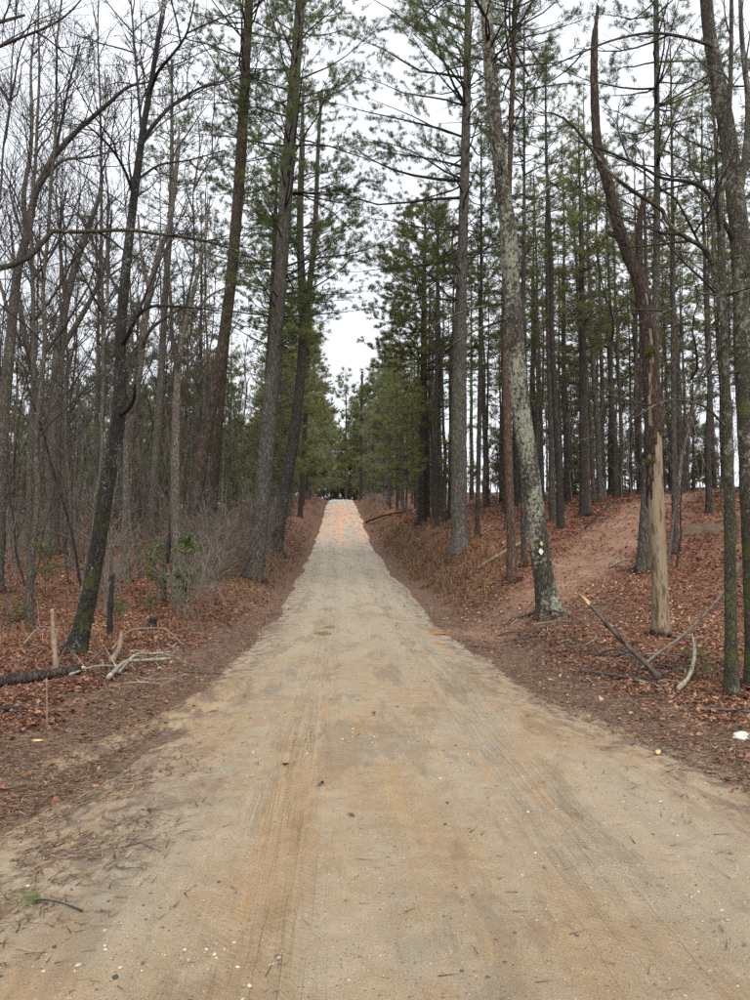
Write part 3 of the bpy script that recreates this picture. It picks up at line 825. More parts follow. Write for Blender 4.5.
hero_pine('slim pine with orange peeling bark, left of the diamond-marked pine',
    [(512, 582, 10), (510, 500, 8.5), (508, 440, 8), (506, 350, 6.5), (509, 200, 5.5), (515, 0, 4.5)], 22, 'bark_orange', 12.5, 3.0, seed=29, dead=(3, 40, 1.8))
hero_pine('dark-trunked pine with a low dense green crown on the right bank',
    [(422, 523, 9.5), (423, 450, 8), (424, 340, 6.5), (424, 280, 4.5), (425, 250, 3)], 19.0, 'bark_dark', 8.4, 4.6, seed=30, dead=(2.5, 34, 2.2), low=.9, gaps=.05, tuft=1.9, dens=1.2, tscale=1.25, whorl=.5, needles='needles_olive')
hero_pine('straight brown pine standing right behind the pale snag',
    [(642, 571, 12), (647, 480, 9.5), (654, 400, 7.5), (657, 200, 6.5), (656, 0, 5.2)], 22, 'bark_pine', 8.6, 3.0, seed=31, dead=(3, 36, 1.8), low=.7, gaps=.3)
hero_pine('pale slender pine deep in the left woods with a thin grey crown',
    [(150, 540, 9), (158, 430, 8), (165, 300, 6.5), (171, 200, 5), (172, 60, 2.5)], 24, 'bark_pale', 13.0, 2.8, d=36, seed=32, dead=(4, 26, 1.8), tuft=.7, gaps=.35, tscale=1.2)
hero_pine('dark pine with a loose olive crown at the back of the side track',
    [(584, 516, 9), (583, 430, 7.5), (582, 300, 5.5), (581, 250, 4)], 16.5, 'bark_dark', 6.5, 2.6, seed=33, dead=(2, 46, 1.6), needles='needles_olive', tuft=.8, tscale=1.2)
hero_pine('slim mottled pine right of the pale snag beside the side track',
    [(675, 553, 7), (674, 430, 5.5), (673, 300, 4.5), (673, 240, 4)], 15, 'bark_pine', 6.5, 1.8, seed=34, dead=(2, 34, 1.3), needles='needles_olive', tuft=.8)
# further pines along the two banks, each with its own place
hero_pine('thin dark pine between the low-crowned pine and the thick lichen-grey pine',
    [(437, 527, 4.5), (436, 440, 4), (437, 300, 3)], 17, 'bark_dark', 9, 1.8, seed=35, dead=(2, 30, 1.3), tscale=1.3, tuft=.7)
hero_pine('thin grey pine close on the right of the thick lichen-grey pine',
    [(477, 537, 5), (479, 440, 4.5), (481, 300, 3.6)], 17, 'bark_pine', 8.5, 1.8, seed=36, dead=(2, 34, 1.3), tscale=1.2, tuft=.7)
hero_pine('thin pine hugging the diamond-marked pine just behind its left side',
    [(524, 566, 6), (523, 480, 5.5), (522, 380, 5), (524, 250, 4)], 16, 'bark_pine', 8.5, 1.6, seed=37, dead=(2, 34, 1.4))
hero_pine('lone thin pine at the right verge by the road crest',
    [(361, 493, 3.4), (361, 440, 3), (362, 380, 2.4)], 21, 'bark_dark', 5.5, 2.4, d=118, seed=38, dead=(2, 16, 1.4), tscale=2.2, tuft=.55)

# ------------------------------------------------------------------ bare trees one can single out
def hero_bare(label, pts, H, mat, d=None, seed=1, limbs=(), per_m=1.3, l1=2.0, zmin=4.0, k=16, name='bare_tree', twig='twig_dark', r1=.014, k2=5, k3=3, flare=.35, dy=1.2, base=None, limb_twigs=1.6, rmin=.0032, cap=False, cat='tree', sign=None, limbmat=None):
    rng = np.random.default_rng(seed)
    b = place(pts[0][0], pts[0][1], d) if base is None else np.array(base)
    line = hero_line(pts, b, H) if H else spline(np.vstack([[0, 0, -.3, pts[0][2] * b[1] / F / 2 * 1.1], np.vstack([[0, 0, 0, pts[0][2] * b[1] / F / 2], px_line(pts, b[1], b)[1:]])]), 60)
    root = thing(name, label, cat, b)
    if b[1] < 32: FEET.append((b[0], b[1], line[12, 3] * 1.25))
    link('trunk', trunk_mesh('trunk', line, M[mat], k, flare, .025, rng, cap), root)
    par = []; cnt = []
    hi = line[line[:, 2] > zmin]
    if len(hi) > 3 and per_m > 0:
        L = np.linalg.norm(np.diff(hi[:, :3], axis=0), axis=1).sum()
        par.append(spline(hi, 24)[:, :3]); cnt.append(int(L * per_m))
    for i, lp in enumerate(limbs):
        sg = (1 if i % 2 else -1) if sign is None else sign[i]
        s = spline(px_line(lp, b[1], b, sg * dy), 24)
        g = Geo(); tubes(g, s[:, :3], s[:, 3], 8, 0, None, .03, cap, rng)
        link('limb', g.mesh('limb', M[limbmat or mat]), root)
        L = np.linalg.norm(np.diff(s[:, :3], axis=0), axis=1).sum()
        par.append(s[:, :3]); cnt.append(max(1, int(L * limb_twigs)))
    if par and sum(cnt):
        g = bare_twigs(np.array(par), rng, cnt, l1, .12, r1, k2, k3, rmin=rmin)
        link('crown', g.mesh('crown', M[twig]), root)
    return root, b, line

hero_bare('crooked black tree mossy to head height, leaning right on the left verge',
    [(75, 657, 19), (84, 620, 16.5), (94, 570, 15), (102, 520, 14.5), (109, 470, 14), (118, 422, 13.5), (120, 380, 11), (121, 330, 10), (124, 290, 9.5), (129, 240, 9), (135, 190, 8), (143, 130, 7), (150, 90, 6), (158, 40, 5), (165, 0, 4)], 13, 'bark_black_moss', seed=41, zmin=4.2,
    limbs=[[(122, 345, 5), (128, 335, 4.6), (136, 318, 4.4), (144, 310, 3.8), (157, 306, 3), (196, 308, 2), (225, 312, 1)],
           [(144, 138, 4.5), (158, 120, 4), (173, 105, 3.5), (200, 88, 2.5), (225, 80, 1.5)],
           [(150, 92, 4), (158, 72, 3.5), (172, 55, 3), (186, 35, 2.2), (194, 5, 1.4)],
           [(142, 140, 3), (138, 90, 2.6), (134, 40, 2), (130, -10, 1.4)],
           [(120, 415, 5), (129, 408, 4.6), (134, 398, 3.6), (135, 385, 2.2)],
           [(123, 300, 3.5), (112, 280, 3), (98, 255, 2.4), (84, 225, 1.6), (70, 205, 1)],
           [(134, 195, 3.2), (122, 165, 2.8), (104, 140, 2.2), (80, 120, 1.4)],
           [(137, 180, 3), (160, 165, 2.4), (190, 160, 1.6), (225, 150, 1)]], per_m=3.0, l1=1.9, limb_twigs=3.6, k2=6, k3=4, rmin=.0042)
hero_bare('dark forked tree cut off by the left edge of the view',
    [(-4, 592, 13), (0, 500, 11.5), (3, 430, 11), (10, 346, 10), (17, 276, 9), (27, 234, 8.5), (36, 192, 7), (53, 157, 6)], 12.5, 'bark_bare', seed=42, zmin=6,
    limbs=[[(53, 157, 6), (75, 133, 5), (93, 117, 4.6), (109, 103, 4), (128, 87, 3), (150, 82, 1.5)],
           [(26, 238, 5.5), (24, 192, 5), (30, 157, 4.2), (32, 115, 3.6), (31, 67, 2.6), (36, 20, 1.5)],
           [(38, 188, 4), (50, 172, 3.6), (64, 160, 3), (90, 157, 2.2), (118, 150, 1.2)],
           [(12, 330, 4), (2, 290, 3.4), (-14, 250, 2.4), (-30, 220, 1.5)],
           [(55, 152, 3.5), (62, 120, 3), (70, 80, 2.2), (80, 45, 1.5)]], l1=3.0, per_m=2.4, limb_twigs=2.8, k2=6, k3=4, rmin=.0055)
hero_bare('stout three-armed tree forking low in the left woods',
    [(52, 540, 14), (53, 480, 13), (56, 400, 12), (59, 352, 11), (63, 318, 8), (74, 270, 7), (84, 240, 6), (100, 195, 4)], 15, 'bark_bare', d=29, seed=43, zmin=8,
    limbs=[[(55, 430, 8), (46, 412, 7), (34, 374, 6.5), (24, 332, 6), (20, 307, 5), (14, 260, 3.5), (10, 215, 2)],
           [(60, 352, 7), (70, 335, 5.5), (84, 312, 5), (98, 284, 4), (108, 250, 3), (112, 210, 2)],
           [(66, 305, 5), (62, 270, 4), (60, 230, 3), (66, 190, 2)]], l1=3.2, per_m=2.2, k2=6, k3=4, limb_twigs=2.4, rmin=.004, twig='twig')
hero_bare('short-crowned grey tree behind the leafy green sapling on the left bank',
    [(178, 603, 12.5), (177, 560, 11), (175, 500, 9), (176, 420, 7.5), (178, 370, 6.5), (184, 330, 5.5), (194, 290, 4.5), (205, 240, 3)], 11, 'bark_bare', seed=44, zmin=4, l1=2.0,
    limbs=[[(178, 372, 4.5), (172, 335, 4), (170, 290, 3), (162, 240, 2)], [(185, 328, 3), (205, 300, 2.4), (230, 285, 1.5)]], per_m=1.8)
hero_bare('pale birch-like tree slanting right behind the mossy black tree',
    [(126, 560, 9), (128, 450, 8.5), (134, 405, 8.5), (140, 360, 8), (148, 300, 7), (160, 250, 6), (170, 222, 5), (178, 150, 4)], 15, 'bark_pale', d=24, seed=45, zmin=6, l1=2.2,
    limbs=[[(141, 350, 4.5), (150, 330, 4), (170, 315, 3), (196, 300, 2)], [(150, 295, 4), (142, 260, 3), (138, 215, 2)]], twig='twig')
snag_root, snag_b, snag_l = hero_bare('barkless tan dead snag, split at the top, beside the side track',
    [(661, 638, 18), (660, 600, 17), (658, 550, 16.5), (656, 500, 16), (654, 440, 15), (652, 390, 14), (648, 330, 13), (640, 284, 11.5), (631, 262, 10), (623, 240, 9.5), (616, 217, 8.5), (608, 184, 8), (598, 149, 7), (595, 107, 6), (594, 67, 5), (595, 35, 4), (598, 6, 1.2)], 0, 'bark_snag', seed=46, per_m=.25, l1=1.0, zmin=4.5,
    limbs=[[(637, 278, 8), (639, 258, 7.5), (639, 235, 7), (640, 218, 6.4), (644, 200, 5)],
           [(618, 236, 6), (612, 234, 5.5), (608, 232, 4)],
           [(643, 290, 4), (646, 262, 3.5), (645, 225, 3), (645, 180, 2.6), (643, 150, 1.6)],
           [(644, 318, 5), (638, 308, 3.6), (632, 300, 2)]], limb_twigs=0, k=18, name='dead_snag', dy=.15, cap=True, flare=.25, limbmat='snag_bark')
hero_bare('big mottled tree at the right edge, leaning left, with long limbs',
    [(757, 692, 21), (754, 600, 19), (750, 500, 19.5), (748, 430, 20.5), (745, 350, 21.5), (743, 280, 19.5), (738, 220, 18), (731, 160, 16.5), (722, 100, 14.5), (712, 50, 12.5), (706, 0, 11.5)], 12, 'bark_right', seed=47, zmin=5.2,
    limbs=[[(733, 240, 7), (729, 231, 5.5), (718, 212, 4.2), (707, 192, 4), (690, 182, 3.8), (662, 178, 3.2), (642, 167, 2.8), (606, 151, 2.2), (575, 140, 1.2)],
           [(712, 46, 5.5), (706, 44, 3.5), (683, 37, 3), (651, 33, 2.8), (617, 39, 2.4), (590, 49, 2), (550, 67, 1.4), (520, 80, 1)],
           [(742, 290, 4), (724, 296, 3), (701, 294, 2.4), (676, 307, 2), (645, 320, 1.6), (620, 336, 1.1), (590, 350, .7)],
           [(740, 190, 8), (746, 150, 7), (748, 100, 6), (742, 40, 5), (740, -10, 4)],
           [(745, 370, 4), (725, 374, 2.4), (695, 378, 1.8), (660, 390, 1.2), (628, 400, .8)]], l1=1.5, per_m=2.2, limb_twigs=1.6, k=20, dy=1.6, sign=(-.3, -1, -1, 1, -.5))
hero_bare('slender mossy upright tree in front of the right verge, near the long limbs',
    [(732, 699, 13), (731, 640, 12), (730, 560, 11.5), (729, 480, 10), (727, 420, 9), (724, 330, 7.5), (721, 250, 6.5), (720, 205, 6), (725, 167, 5.5), (728, 130, 5), (731, 60, 4)], 9.5, 'bark_right', seed=48, zmin=4.2,
    limbs=[[(723, 330, 4.4), (719, 305, 4.2), (714, 270, 4.4), (707, 251, 4.6), (687, 238, 4.6), (670, 226, 4.4), (662, 210, 4.2), (645, 199, 4), (626, 186, 3.8), (609, 172, 3.4), (592, 150, 3), (575, 128, 2.6), (558, 115, 2), (540, 112, 1.2)],
           [(712, 264, 3), (700, 245, 2.8), (690, 225, 2.4), (676, 200, 2.2), (660, 188, 1.8), (640, 170, 1.4), (615, 158, 1)],
           [(727, 428, 3), (721, 422, 2.6), (707, 408, 2.4), (690, 402, 2.3), (673, 400, 2.2), (656, 405, 2), (642, 413, 1.8), (614, 429, 1.4), (580, 440, 1)]], l1=1.2, per_m=1.6, limb_twigs=1.5, dy=.8, sign=(-1, -1, -.6))
# its trunk stands just outside the view; one mossy limb reaches in
ob = np.array([-5.6, 8.3, gz(-5.6, 8.3)])
def outp(px, py):
    return px, py, 0
hero_bare('mossy crooked limb of a tree standing past the left edge, crossing the sky',
    [(-131, 690, 26), (-132, 500, 23), (-130, 300, 20), (-126, 150, 17), (-120, 0, 14)], 12, 'bark_right', base=ob, seed=49, zmin=6.5,
    limbs=[[(-130, 300, 9), (-90, 285, 7.5), (-40, 276, 6.5), (0, 268, 6), (22, 262, 6), (38, 250, 5.6), (44, 238, 5.4), (52, 231, 5), (75, 232, 4.6), (100, 231, 4.2), (130, 230, 3.8), (150, 233, 3.4), (200, 240, 2.8), (240, 252, 2.2), (272, 270, 1.7), (292, 290, 1.1)],
           [(-128, 120, 8), (-80, 60, 6.5), (-30, 28, 5), (0, 22, 4), (25, 15, 2.6)],
           [(-127, 160, 8), (-80, 90, 6), (-30, 60, 4.6), (10, 42, 3), (60, 20, 2), (90, -10, 1.2)]], l1=1.3, per_m=1.5, limb_twigs=1.5, dy=.9, sign=(.6, .6, -.5))

# ------------------------------------------------------------------ shared kinds for the woods behind
MARKS = [(-999, 'the left edge'), (10, 'the dark edge tree'), (52, 'the three-armed tree'), (100, 'the mossy black tree'), (178, 'the grey sapling-fronted tree'), (205, 'the leaning reddish pine'),
         (258, 'the thick left-bank pine'), (290, 'the forked pine'), (341, 'the road'), (423, 'the low-crowned pine'), (460, 'the thick grey pine'), (512, 'the orange-barked pine'),
         (540, 'the diamond-marked pine'), (584, 'the dark olive-crowned pine'), (657, 'the pale snag'), (731, 'the slender mossy tree'), (1999, 'the right edge')]
def where(x, y, zones=((24, 'fairly near'), (36, 'farther back'), (50, 'deep'), (999, 'far off'))):
    px = CX + F * x / y
    word = next(w for lim, w in zones if y < lim)
    for (a, na), (b, nb_) in zip(MARKS[:-1], MARKS[1:]):
        if a <= px < b:
            if na == 'the left edge': return f'{word} by the left edge'
            if nb_ == 'the right edge': return f'{word} by the right edge'
            return f'{word} between {na[4:]} and {nb_[4:]}'

def variant_pine(seed, H, r, z0, reach, needles, bark_, tuft=.55, tscale=1.5, dead=26, low=.7, deadr=1.3):
    rng = np.random.default_rng(seed)
    n = 14; z = np.linspace(-.3, H, n)
    x = np.cumsum(rng.normal(0, .035, n)); y = np.cumsum(rng.normal(0, .035, n))
    x -= x[0]; y -= y[0]
    R = r * (1 - .92 * np.clip(z / H, 0, 1) ** 1.15) + .008
    line = spline(np.stack([x, y, z, R], 1), 30)
    t = trunk_mesh('trunk', line, M[bark_], 9, .3, .02, rng)
    br, nd = pine_crown(line, rng, z0, H, reach, .75, tuft, low, .08, tscale, .25, .7, 4.2)
    parts = [('trunk', t, None), ('crown', br.mesh('crown', M['twig_dark']), None), ('needles', nd.mesh('needles', M[needles], False, True), 'crown')]
    if dead:
        parts.append(('dead_branches', dead_branches(line, None, rng, 1.2, z0 + 1, dead, deadr, 1.6).mesh('dead_branches', M['twig_dark']), None))
    return parts

def variant_bare(seed, H, r, bark_, twig='twig', nl=11, l1=3.0, k2=6, k3=4, s0=.34, rmin=.0045, fork=True):
    rng = np.random.default_rng(seed)
    n = 16; z = np.linspace(-.3, H, n)
    x = np.cumsum(rng.normal(0, .07, n)) + rng.normal(0, .03) * z; y = np.cumsum(rng.normal(0, .07, n))
    x -= x[0]; y -= y[0]
    R = r * (1 - .93 * np.clip(z / H, 0, 1) ** .9) + .006
    line = spline(np.stack([x, y, z, R], 1), 36)
    t = trunk_mesh('trunk', line, M[bark_], 9, .3, .02, rng)
    g = bare_twigs(line[None, :, :3], rng, [nl], l1, s0, max(r * .42, .035), k2, k3, .06, rmin, (.45, .95), 8)
    return [('trunk', t, None), ('crown', g.mesh('crown', M[twig]), None)]

def variant_sapling(seed, H, r, lean=.0):
    rng = np.random.default_rng(seed)
    n = 12; z = np.linspace(-.2, H, n)
    x = np.cumsum(rng.normal(0, .06, n)) + lean * z; y = np.cumsum(rng.normal(0, .06, n))
    x -= x[0]; y -= y[0]
    line = spline(np.stack([x, y, z, r * (1 - .88 * np.clip(z / H, 0, 1)) + .003], 1), 22)
    t = trunk_mesh('trunk', line, M['bark_bare' if seed % 3 else 'bark_dark'], 6, .15, .02, rng)
    g = bare_twigs(line[None, :, :3], rng, [12], H * .26, .22, r * .4, 4, 3, .05, .0035, (.5, 1.0), 6)
    return [('trunk', t, None), ('crown', g.mesh('crown', M['twig']), None)]

def variant_shrub(seed, H, stems, mat='twig_brown'):
    rng = np.random.default_rng(seed)
    g = Geo()
    az = rng.uniform(0, 2 * math.pi, stems); el = rng.uniform(.9, 1.5, stems)
    d = np.stack([np.cos(az) * np.cos(el), np.sin(az) * np.cos(el), np.sin(el)], 1)
    pos = np.stack([rng.normal(0, .16, stems), rng.normal(0, .16, stems), np.full(stems, -.12)], 1)
    L = H * rng.uniform(.5, 1.1, stems)
    S = grow(pos, d, L, 8, rng, .02, .10)
    tubes(g, S, taper(.006 + .004 * L, np.full(stems, .003), 8), 4)
    gt = bare_twigs(S, rng, np.full(stems, 9), H * .42, .18, .007, 4, 2, .03, .0026, (.5, 1.1), 5)
    return [('stems', g.mesh('stems', M[mat]), None), ('twigs', gt.mesh('twigs', M[mat]), None)]

def put(name, parts, label, cat, x, y, group, rz, sc=1.0, dz=0.0, tilt=(0, 0)):
    root = link(name, None, None, (x, y, gz(x, y) + dz))
    root.rotation_euler = (tilt[0], tilt[1], rz); root.scale = (sc, sc, sc)
    tag(root, label, cat, group)
    made = {}
    for nm, me, par in parts:
        o = bpy.data.objects.new(nm, me); COL.objects.link(o)
        o.parent = made[par] if par else root
        if nm in FINE: o['kind'] = 'stuff'
        made[nm] = o
    return root

PINE_THIN = [variant_pine(60 + i, h, r, z0, reach, nd, bk) for i, (h, r, z0, reach, nd, bk) in enumerate([
    (17, .115, 9.0, 1.9, 'needles_olive', 'bark_dark'), (19, .135, 10.5, 2.1, 'needles_olive', 'bark_pine'),
    (15, .095, 7.5, 1.7, 'needles_olive', 'bark_dark'), (18, .12, 10.0, 1.8, 'needles', 'bark_red'), (16, .14, 8.0, 2.3, 'needles_olive', 'bark_pine')])]
PINE_TALL = [variant_pine(70 + i, h, r, z0, reach, nd, bk, .6, 1.6, 30, .7, 2.0) for i, (h, r, z0, reach, nd, bk) in enumerate([
    (23, .19, 9.5, 3.2, 'needles', 'bark_dark'), (25, .22, 11, 3.6, 'needles', 'bark_pine'), (21, .17, 8, 3.0, 'needles_olive', 'bark_dark')])]
PINE_LOW = [variant_pine(80 + i, h, r, z0, reach, 'needles_olive', 'bark_pine', .75, 1.6, 10, .95) for i, (h, r, z0, reach) in enumerate([
    (13, .11, 2.2, 2.5), (10, .09, 1.5, 2.2), (15, .13, 3.5, 2.7)])]
PINE_MID = [variant_pine(130 + i, h, r, z0, reach, 'needles_olive', 'bark_pine', .7, 1.5, 22, .85) for i, (h, r, z0, reach) in enumerate([
    (13, .10, 4.6, 2.3), (11.5, .085, 4.0, 2.0), (15, .12, 5.5, 2.5)])]
BARE = [variant_bare(90 + i, h, r, bk, nl=nl, l1=l1) for i, (h, r, bk, nl, l1) in enumerate([
    (15, .095, 'bark_bare', 14, 3.6), (13, .065, 'bark_pale', 13, 2.8), (16, .12, 'bark_bare', 15, 4.0), (12, .06, 'bark_dark', 13, 2.6), (14, .08, 'bark_pale', 14, 3.2)])]
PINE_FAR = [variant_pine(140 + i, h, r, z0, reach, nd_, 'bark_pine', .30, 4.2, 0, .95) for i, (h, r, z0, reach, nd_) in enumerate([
    (14, .12, 1.0, 2.9, 'needles_hazed'), (12, .10, .6, 2.7, 'needles_hazed'), (16, .14, 2.0, 3.0, 'needles_olive')])]
BARE_BIG = [variant_bare(120 + i, h, r, bk, 'twig_dark', nl, l1, 9, 6, s0, .0048) for i, (h, r, bk, nl, l1, s0) in enumerate([
    (21, .090, 'bark_bare', 22, 5.2, .26), (19, .075, 'bark_pale', 20, 4.6, .30), (23, .10, 'bark_bare', 22, 5.4, .30), (18, .07, 'bark_bare', 20, 4.6, .25)])]
SAP = [variant_sapling(100 + i, h, r, ln) for i, (h, r, ln) in enumerate([(6, .03, .03), (7.5, .04, -.05), (5, .024, .08), (8.5, .05, 0), (4.2, .02, -.03), (6.5, .035, .1)])]
SHRUB = [variant_shrub(110 + i, h, s, mt) for i, (h, s, mt) in enumerate([(2.4, 7, 'twig_brown'), (1.8, 8, 'twig_grey'), (3.2, 8, 'twig_grey'), (1.4, 8, 'twig_brown')])]

rs = random.Random(5)
taken = []
def spots(n, xr, yr_, umin, mind, umax=999, tries=6000, cond=None):
    out = []
    for _ in range(tries):
        if len(out) >= n: break
        y = rs.uniform(*yr_); x = rs.uniform(*xr)
        u = x - float(road_x(y))
        if abs(u) < umin or abs(u) > umax: continue
        if abs(x) > y * .62 + 3: continue
        if cond and not cond(x, y): continue
        if any((x - a) ** 2 + (y - b) ** 2 < mind * mind for a, b in taken): continue
        taken.append((x, y)); out.append((x, y))
    return out
track_free = lambda x, y: float(dist_poly(np.array(x), np.array(y), TRACK)) > 1.9

# right stand: crowded slim pines between the track and the brow of the slope
for i, (x, y) in enumerate(spots(76, (5, 34), (25, 52), 5.6, 1.0, cond=track_free)):
    put('pine_tree', PINE_THIN[rs.randrange(5)], 'slim stand pine ' + where(x, y), 'tree', x, y, 'slim pines beyond the side track', rs.uniform(0, 6.3), rs.uniform(.8, 1.12), 0, (rs.gauss(0, .02), rs.gauss(0, .02)))
for i, (x, y) in enumerate(spots(30, (-2, 12), (36, 92), 4.4, 1.6, 10, cond=lambda x, y: x > float(road_x(y)))):
    put('pine_tree', (PINE_THIN + PINE_LOW[:1])[rs.randrange(6)], 'slim bank pine ' + where(x, y), 'tree', x, y, 'pines on the right bank', rs.uniform(0, 6.3), rs.uniform(.75, 1.1))
for (x, y) in spots(10, (-2, 8), (55, 120), 5.2, 3.5, 11, cond=lambda x, y: x > float(road_x(y))):
    put('pine_tree', PINE_TALL[rs.randrange(3)], 'tall roadside pine on the climb ' + where(x, y), 'tree', x, y, 'tall pines along the climb, right', rs.uniform(0, 6.3), rs.uniform(.8, 1.0))
for (x, y) in spots(34, (7, 32), (27, 52), 8, 1.9, cond=track_free):
    put('pine_tree', PINE_MID[rs.randrange(3)], 'young olive pine ' + where(x, y), 'tree', x, y, 'young pines on the right', rs.uniform(0, 6.3), rs.uniform(.85, 1.15))
# pines whose low crowns narrow the gap over the road
for sd_, (u_, y_, sc_, vi) in enumerate(((-4.6, 47, 1.15, 2), (-4.9, 56, 1.4, 0), (-4.8, 66, 1.5, 2), (-5.2, 78, 1.6, 0), (-5.0, 92, 1.75, 2), (-5.4, 108, 1.8, 0), (-5.2, 124, 1.8, 2),
        (5.4, 50, .9, 1), (4.8, 60, 1.05, 0), (5.6, 70, 1.2, 2), (5.0, 82, 1.25, 1), (5.4, 96, 1.4, 0), (6, 112, 1.5, 2), (5.6, 127, 1.5, 0))):
    x = float(road_x(y_)) + u_; taken.append((x, y_))
    nth = ('first', 'second', 'third', 'fourth', 'fifth', 'sixth', 'seventh')[sd_ % 7]
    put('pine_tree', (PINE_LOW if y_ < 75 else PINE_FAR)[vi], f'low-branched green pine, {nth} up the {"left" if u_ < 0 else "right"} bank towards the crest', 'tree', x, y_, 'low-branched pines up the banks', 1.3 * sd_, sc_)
for (x, y) in spots(24, (9, 48), (48, 74), 9, 2.2):
    put('pine_tree', (PINE_MID + PINE_FAR)[rs.randrange(6)], 'olive background pine ' + where(x, y), 'tree', x, y, 'background pines on the right', rs.uniform(0, 6.3), rs.uniform(.8, 1.15))
for q_ in range(22):
    y = rs.uniform(42, 62); x = rs.uniform(.16, .62) * y
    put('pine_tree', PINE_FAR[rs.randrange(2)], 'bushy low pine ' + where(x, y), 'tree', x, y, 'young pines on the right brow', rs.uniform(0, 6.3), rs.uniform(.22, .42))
for q_ in range(16):
    y = rs.uniform(38, 62); x = -rs.uniform(.22, .58) * y
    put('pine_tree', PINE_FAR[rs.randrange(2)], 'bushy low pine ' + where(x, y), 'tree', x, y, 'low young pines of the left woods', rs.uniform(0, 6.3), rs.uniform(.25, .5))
# left woods: bare trees, some pines
for (x, y) in ((-9.4, 16.5), (-7.6, 20.8), (-12.4, 20.5), (-10.2, 25.5), (-6.9, 15.2), (-8.4, 18.2), (-11.2, 17.4), (-14.2, 22.5)):
    taken.append((x, y))
    put('bare_tree', BARE_BIG[rs.randrange(4)], 'tall wide-branched bare tree ' + where(x, y), 'tree', x, y, 'tall bare trees of the left woods', rs.uniform(0, 6.3), rs.uniform(.7, .9), 0, (rs.gauss(0, .05), rs.gauss(0, .05)))
for (x, y) in spots(20, (-26, -6), (19, 46), 6.2, 2.6, cond=lambda x, y: x < float(road_x(y))):
    put('bare_tree', BARE_BIG[rs.randrange(4)], 'tall wide-branched bare tree ' + where(x, y), 'tree', x, y, 'tall bare trees of the left woods', rs.uniform(0, 6.3), rs.uniform(.8, 1.1), 0, (rs.gauss(0, .04), rs.gauss(0, .04)))
for (x, y) in spots(56, (-52, -4), (20, 80), 5.0, 2.1, cond=lambda x, y: x < float(road_x(y))):
    put('bare_tree', BARE[rs.randrange(5)], 'bare grey tree ' + where(x, y), 'tree', x, y, 'bare trees of the left woods', rs.uniform(0, 6.3), rs.uniform(.75, 1.15), 0, (rs.gauss(0, .05), rs.gauss(0, .05)))
for (x, y) in spots(14, (-50, -6), (34, 85), 6.0, 2.6, cond=lambda x, y: x < float(road_x(y))):
    put('pine_tree', (PINE_TALL + PINE_THIN)[rs.randrange(8)], 'dark-trunked woodland pine ' + where(x, y), 'tree', x, y, 'pines of the left woods', rs.uniform(0, 6.3), rs.uniform(.8, 1.05))
for (x, y) in spots(22, (-16, -2), (40, 115), 4.4, 2.4, 11, cond=lambda x, y: x < float(road_x(y))):
    put('pine_tree', (PINE_LOW + PINE_TALL[2:])[rs.randrange(4)], 'olive left-bank pine ' + where(x, y), 'tree', x, y, 'pines on the left bank', rs.uniform(0, 6.3), rs.uniform(.8, 1.15))
for (x, y) in spots(36, (-56, -9), (55, 100), 8.0, 2.6, cond=lambda x, y: x < float(road_x(y))):
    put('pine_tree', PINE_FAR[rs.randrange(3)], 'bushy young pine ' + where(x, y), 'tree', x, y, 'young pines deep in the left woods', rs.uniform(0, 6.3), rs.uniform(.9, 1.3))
for (x, y) in spots(150, (-36, -3), (14, 58), 3.7, .6, cond=lambda x, y: x < float(road_x(y)) and not (y < 16 and x > -5.2)):
    put('sapling', SAP[rs.randrange(6)], 'thin leafless sapling ' + where(x, y), 'sapling', x, y, 'saplings of the left woods', rs.uniform(0, 6.3), rs.uniform(.7, 1.25), 0, (rs.gauss(0, .08), rs.gauss(0, .08)))
for (x, y) in spots(40, (4, 24), (17, 48), 4.6, .9, cond=track_free):
    put('sapling', SAP[rs.randrange(6)], 'thin leafless sapling ' + where(x, y), 'sapling', x, y, 'saplings on the right slope', rs.uniform(0, 6.3), rs.uniform(.6, 1.1), 0, (rs.gauss(0, .07), rs.gauss(0, .07)))
for (x, y) in spots(64, (-26, -3), (17, 50), 3.3, .8, cond=lambda x, y: x < float(road_x(y))):
    put('bare_shrub', SHRUB[rs.randrange(4)], 'leafless brown twiggy shrub ' + where(x, y), 'shrub', x, y, 'leafless shrubs of the left woods', rs.uniform(0, 6.3), rs.uniform(.6, 1.1))
for q_ in range(26):
    y = rs.uniform(24, 44); x = float(road_x(y)) - rs.uniform(3.3, 6.5)
    put('bare_shrub', SHRUB[(0, 0, 2, 3)[q_ % 4]], 'leafless brown roadside shrub ' + where(x, y), 'shrub', x, y, 'leafless shrubs along the left bank', rs.uniform(0, 6.3), rs.uniform(.8, 1.35))
for q_ in range(24):
    y = rs.uniform(55, 126); sd = -1 if q_ % 2 else 1; x = float(road_x(y)) + sd * rs.uniform(3.2, 6.0)
    put('bare_shrub', SHRUB[(1, 3)[q_ % 2]], f'low leafless brush on the {"left" if sd < 0 else "right"} bank near the crest', 'shrub', x, y, 'brush on the banks near the crest', rs.uniform(0, 6.3), rs.uniform(.7, 1.2))
# beyond the crest
for (x, y) in spots(48, (-30, 12), (142, 172), 0, 1.6):
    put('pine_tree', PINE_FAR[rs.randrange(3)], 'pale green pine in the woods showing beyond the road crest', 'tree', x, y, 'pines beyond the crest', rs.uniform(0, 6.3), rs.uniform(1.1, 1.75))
for (x, y) in spots(34, (-26, 8), (140, 172), 0, 1.8):
    put('bare_tree', BARE[rs.randrange(5)], 'bare grey tree showing beyond the road crest', 'tree', x, y, 'bare trees beyond the crest', rs.uniform(0, 6.3), rs.uniform(.9, 1.3))

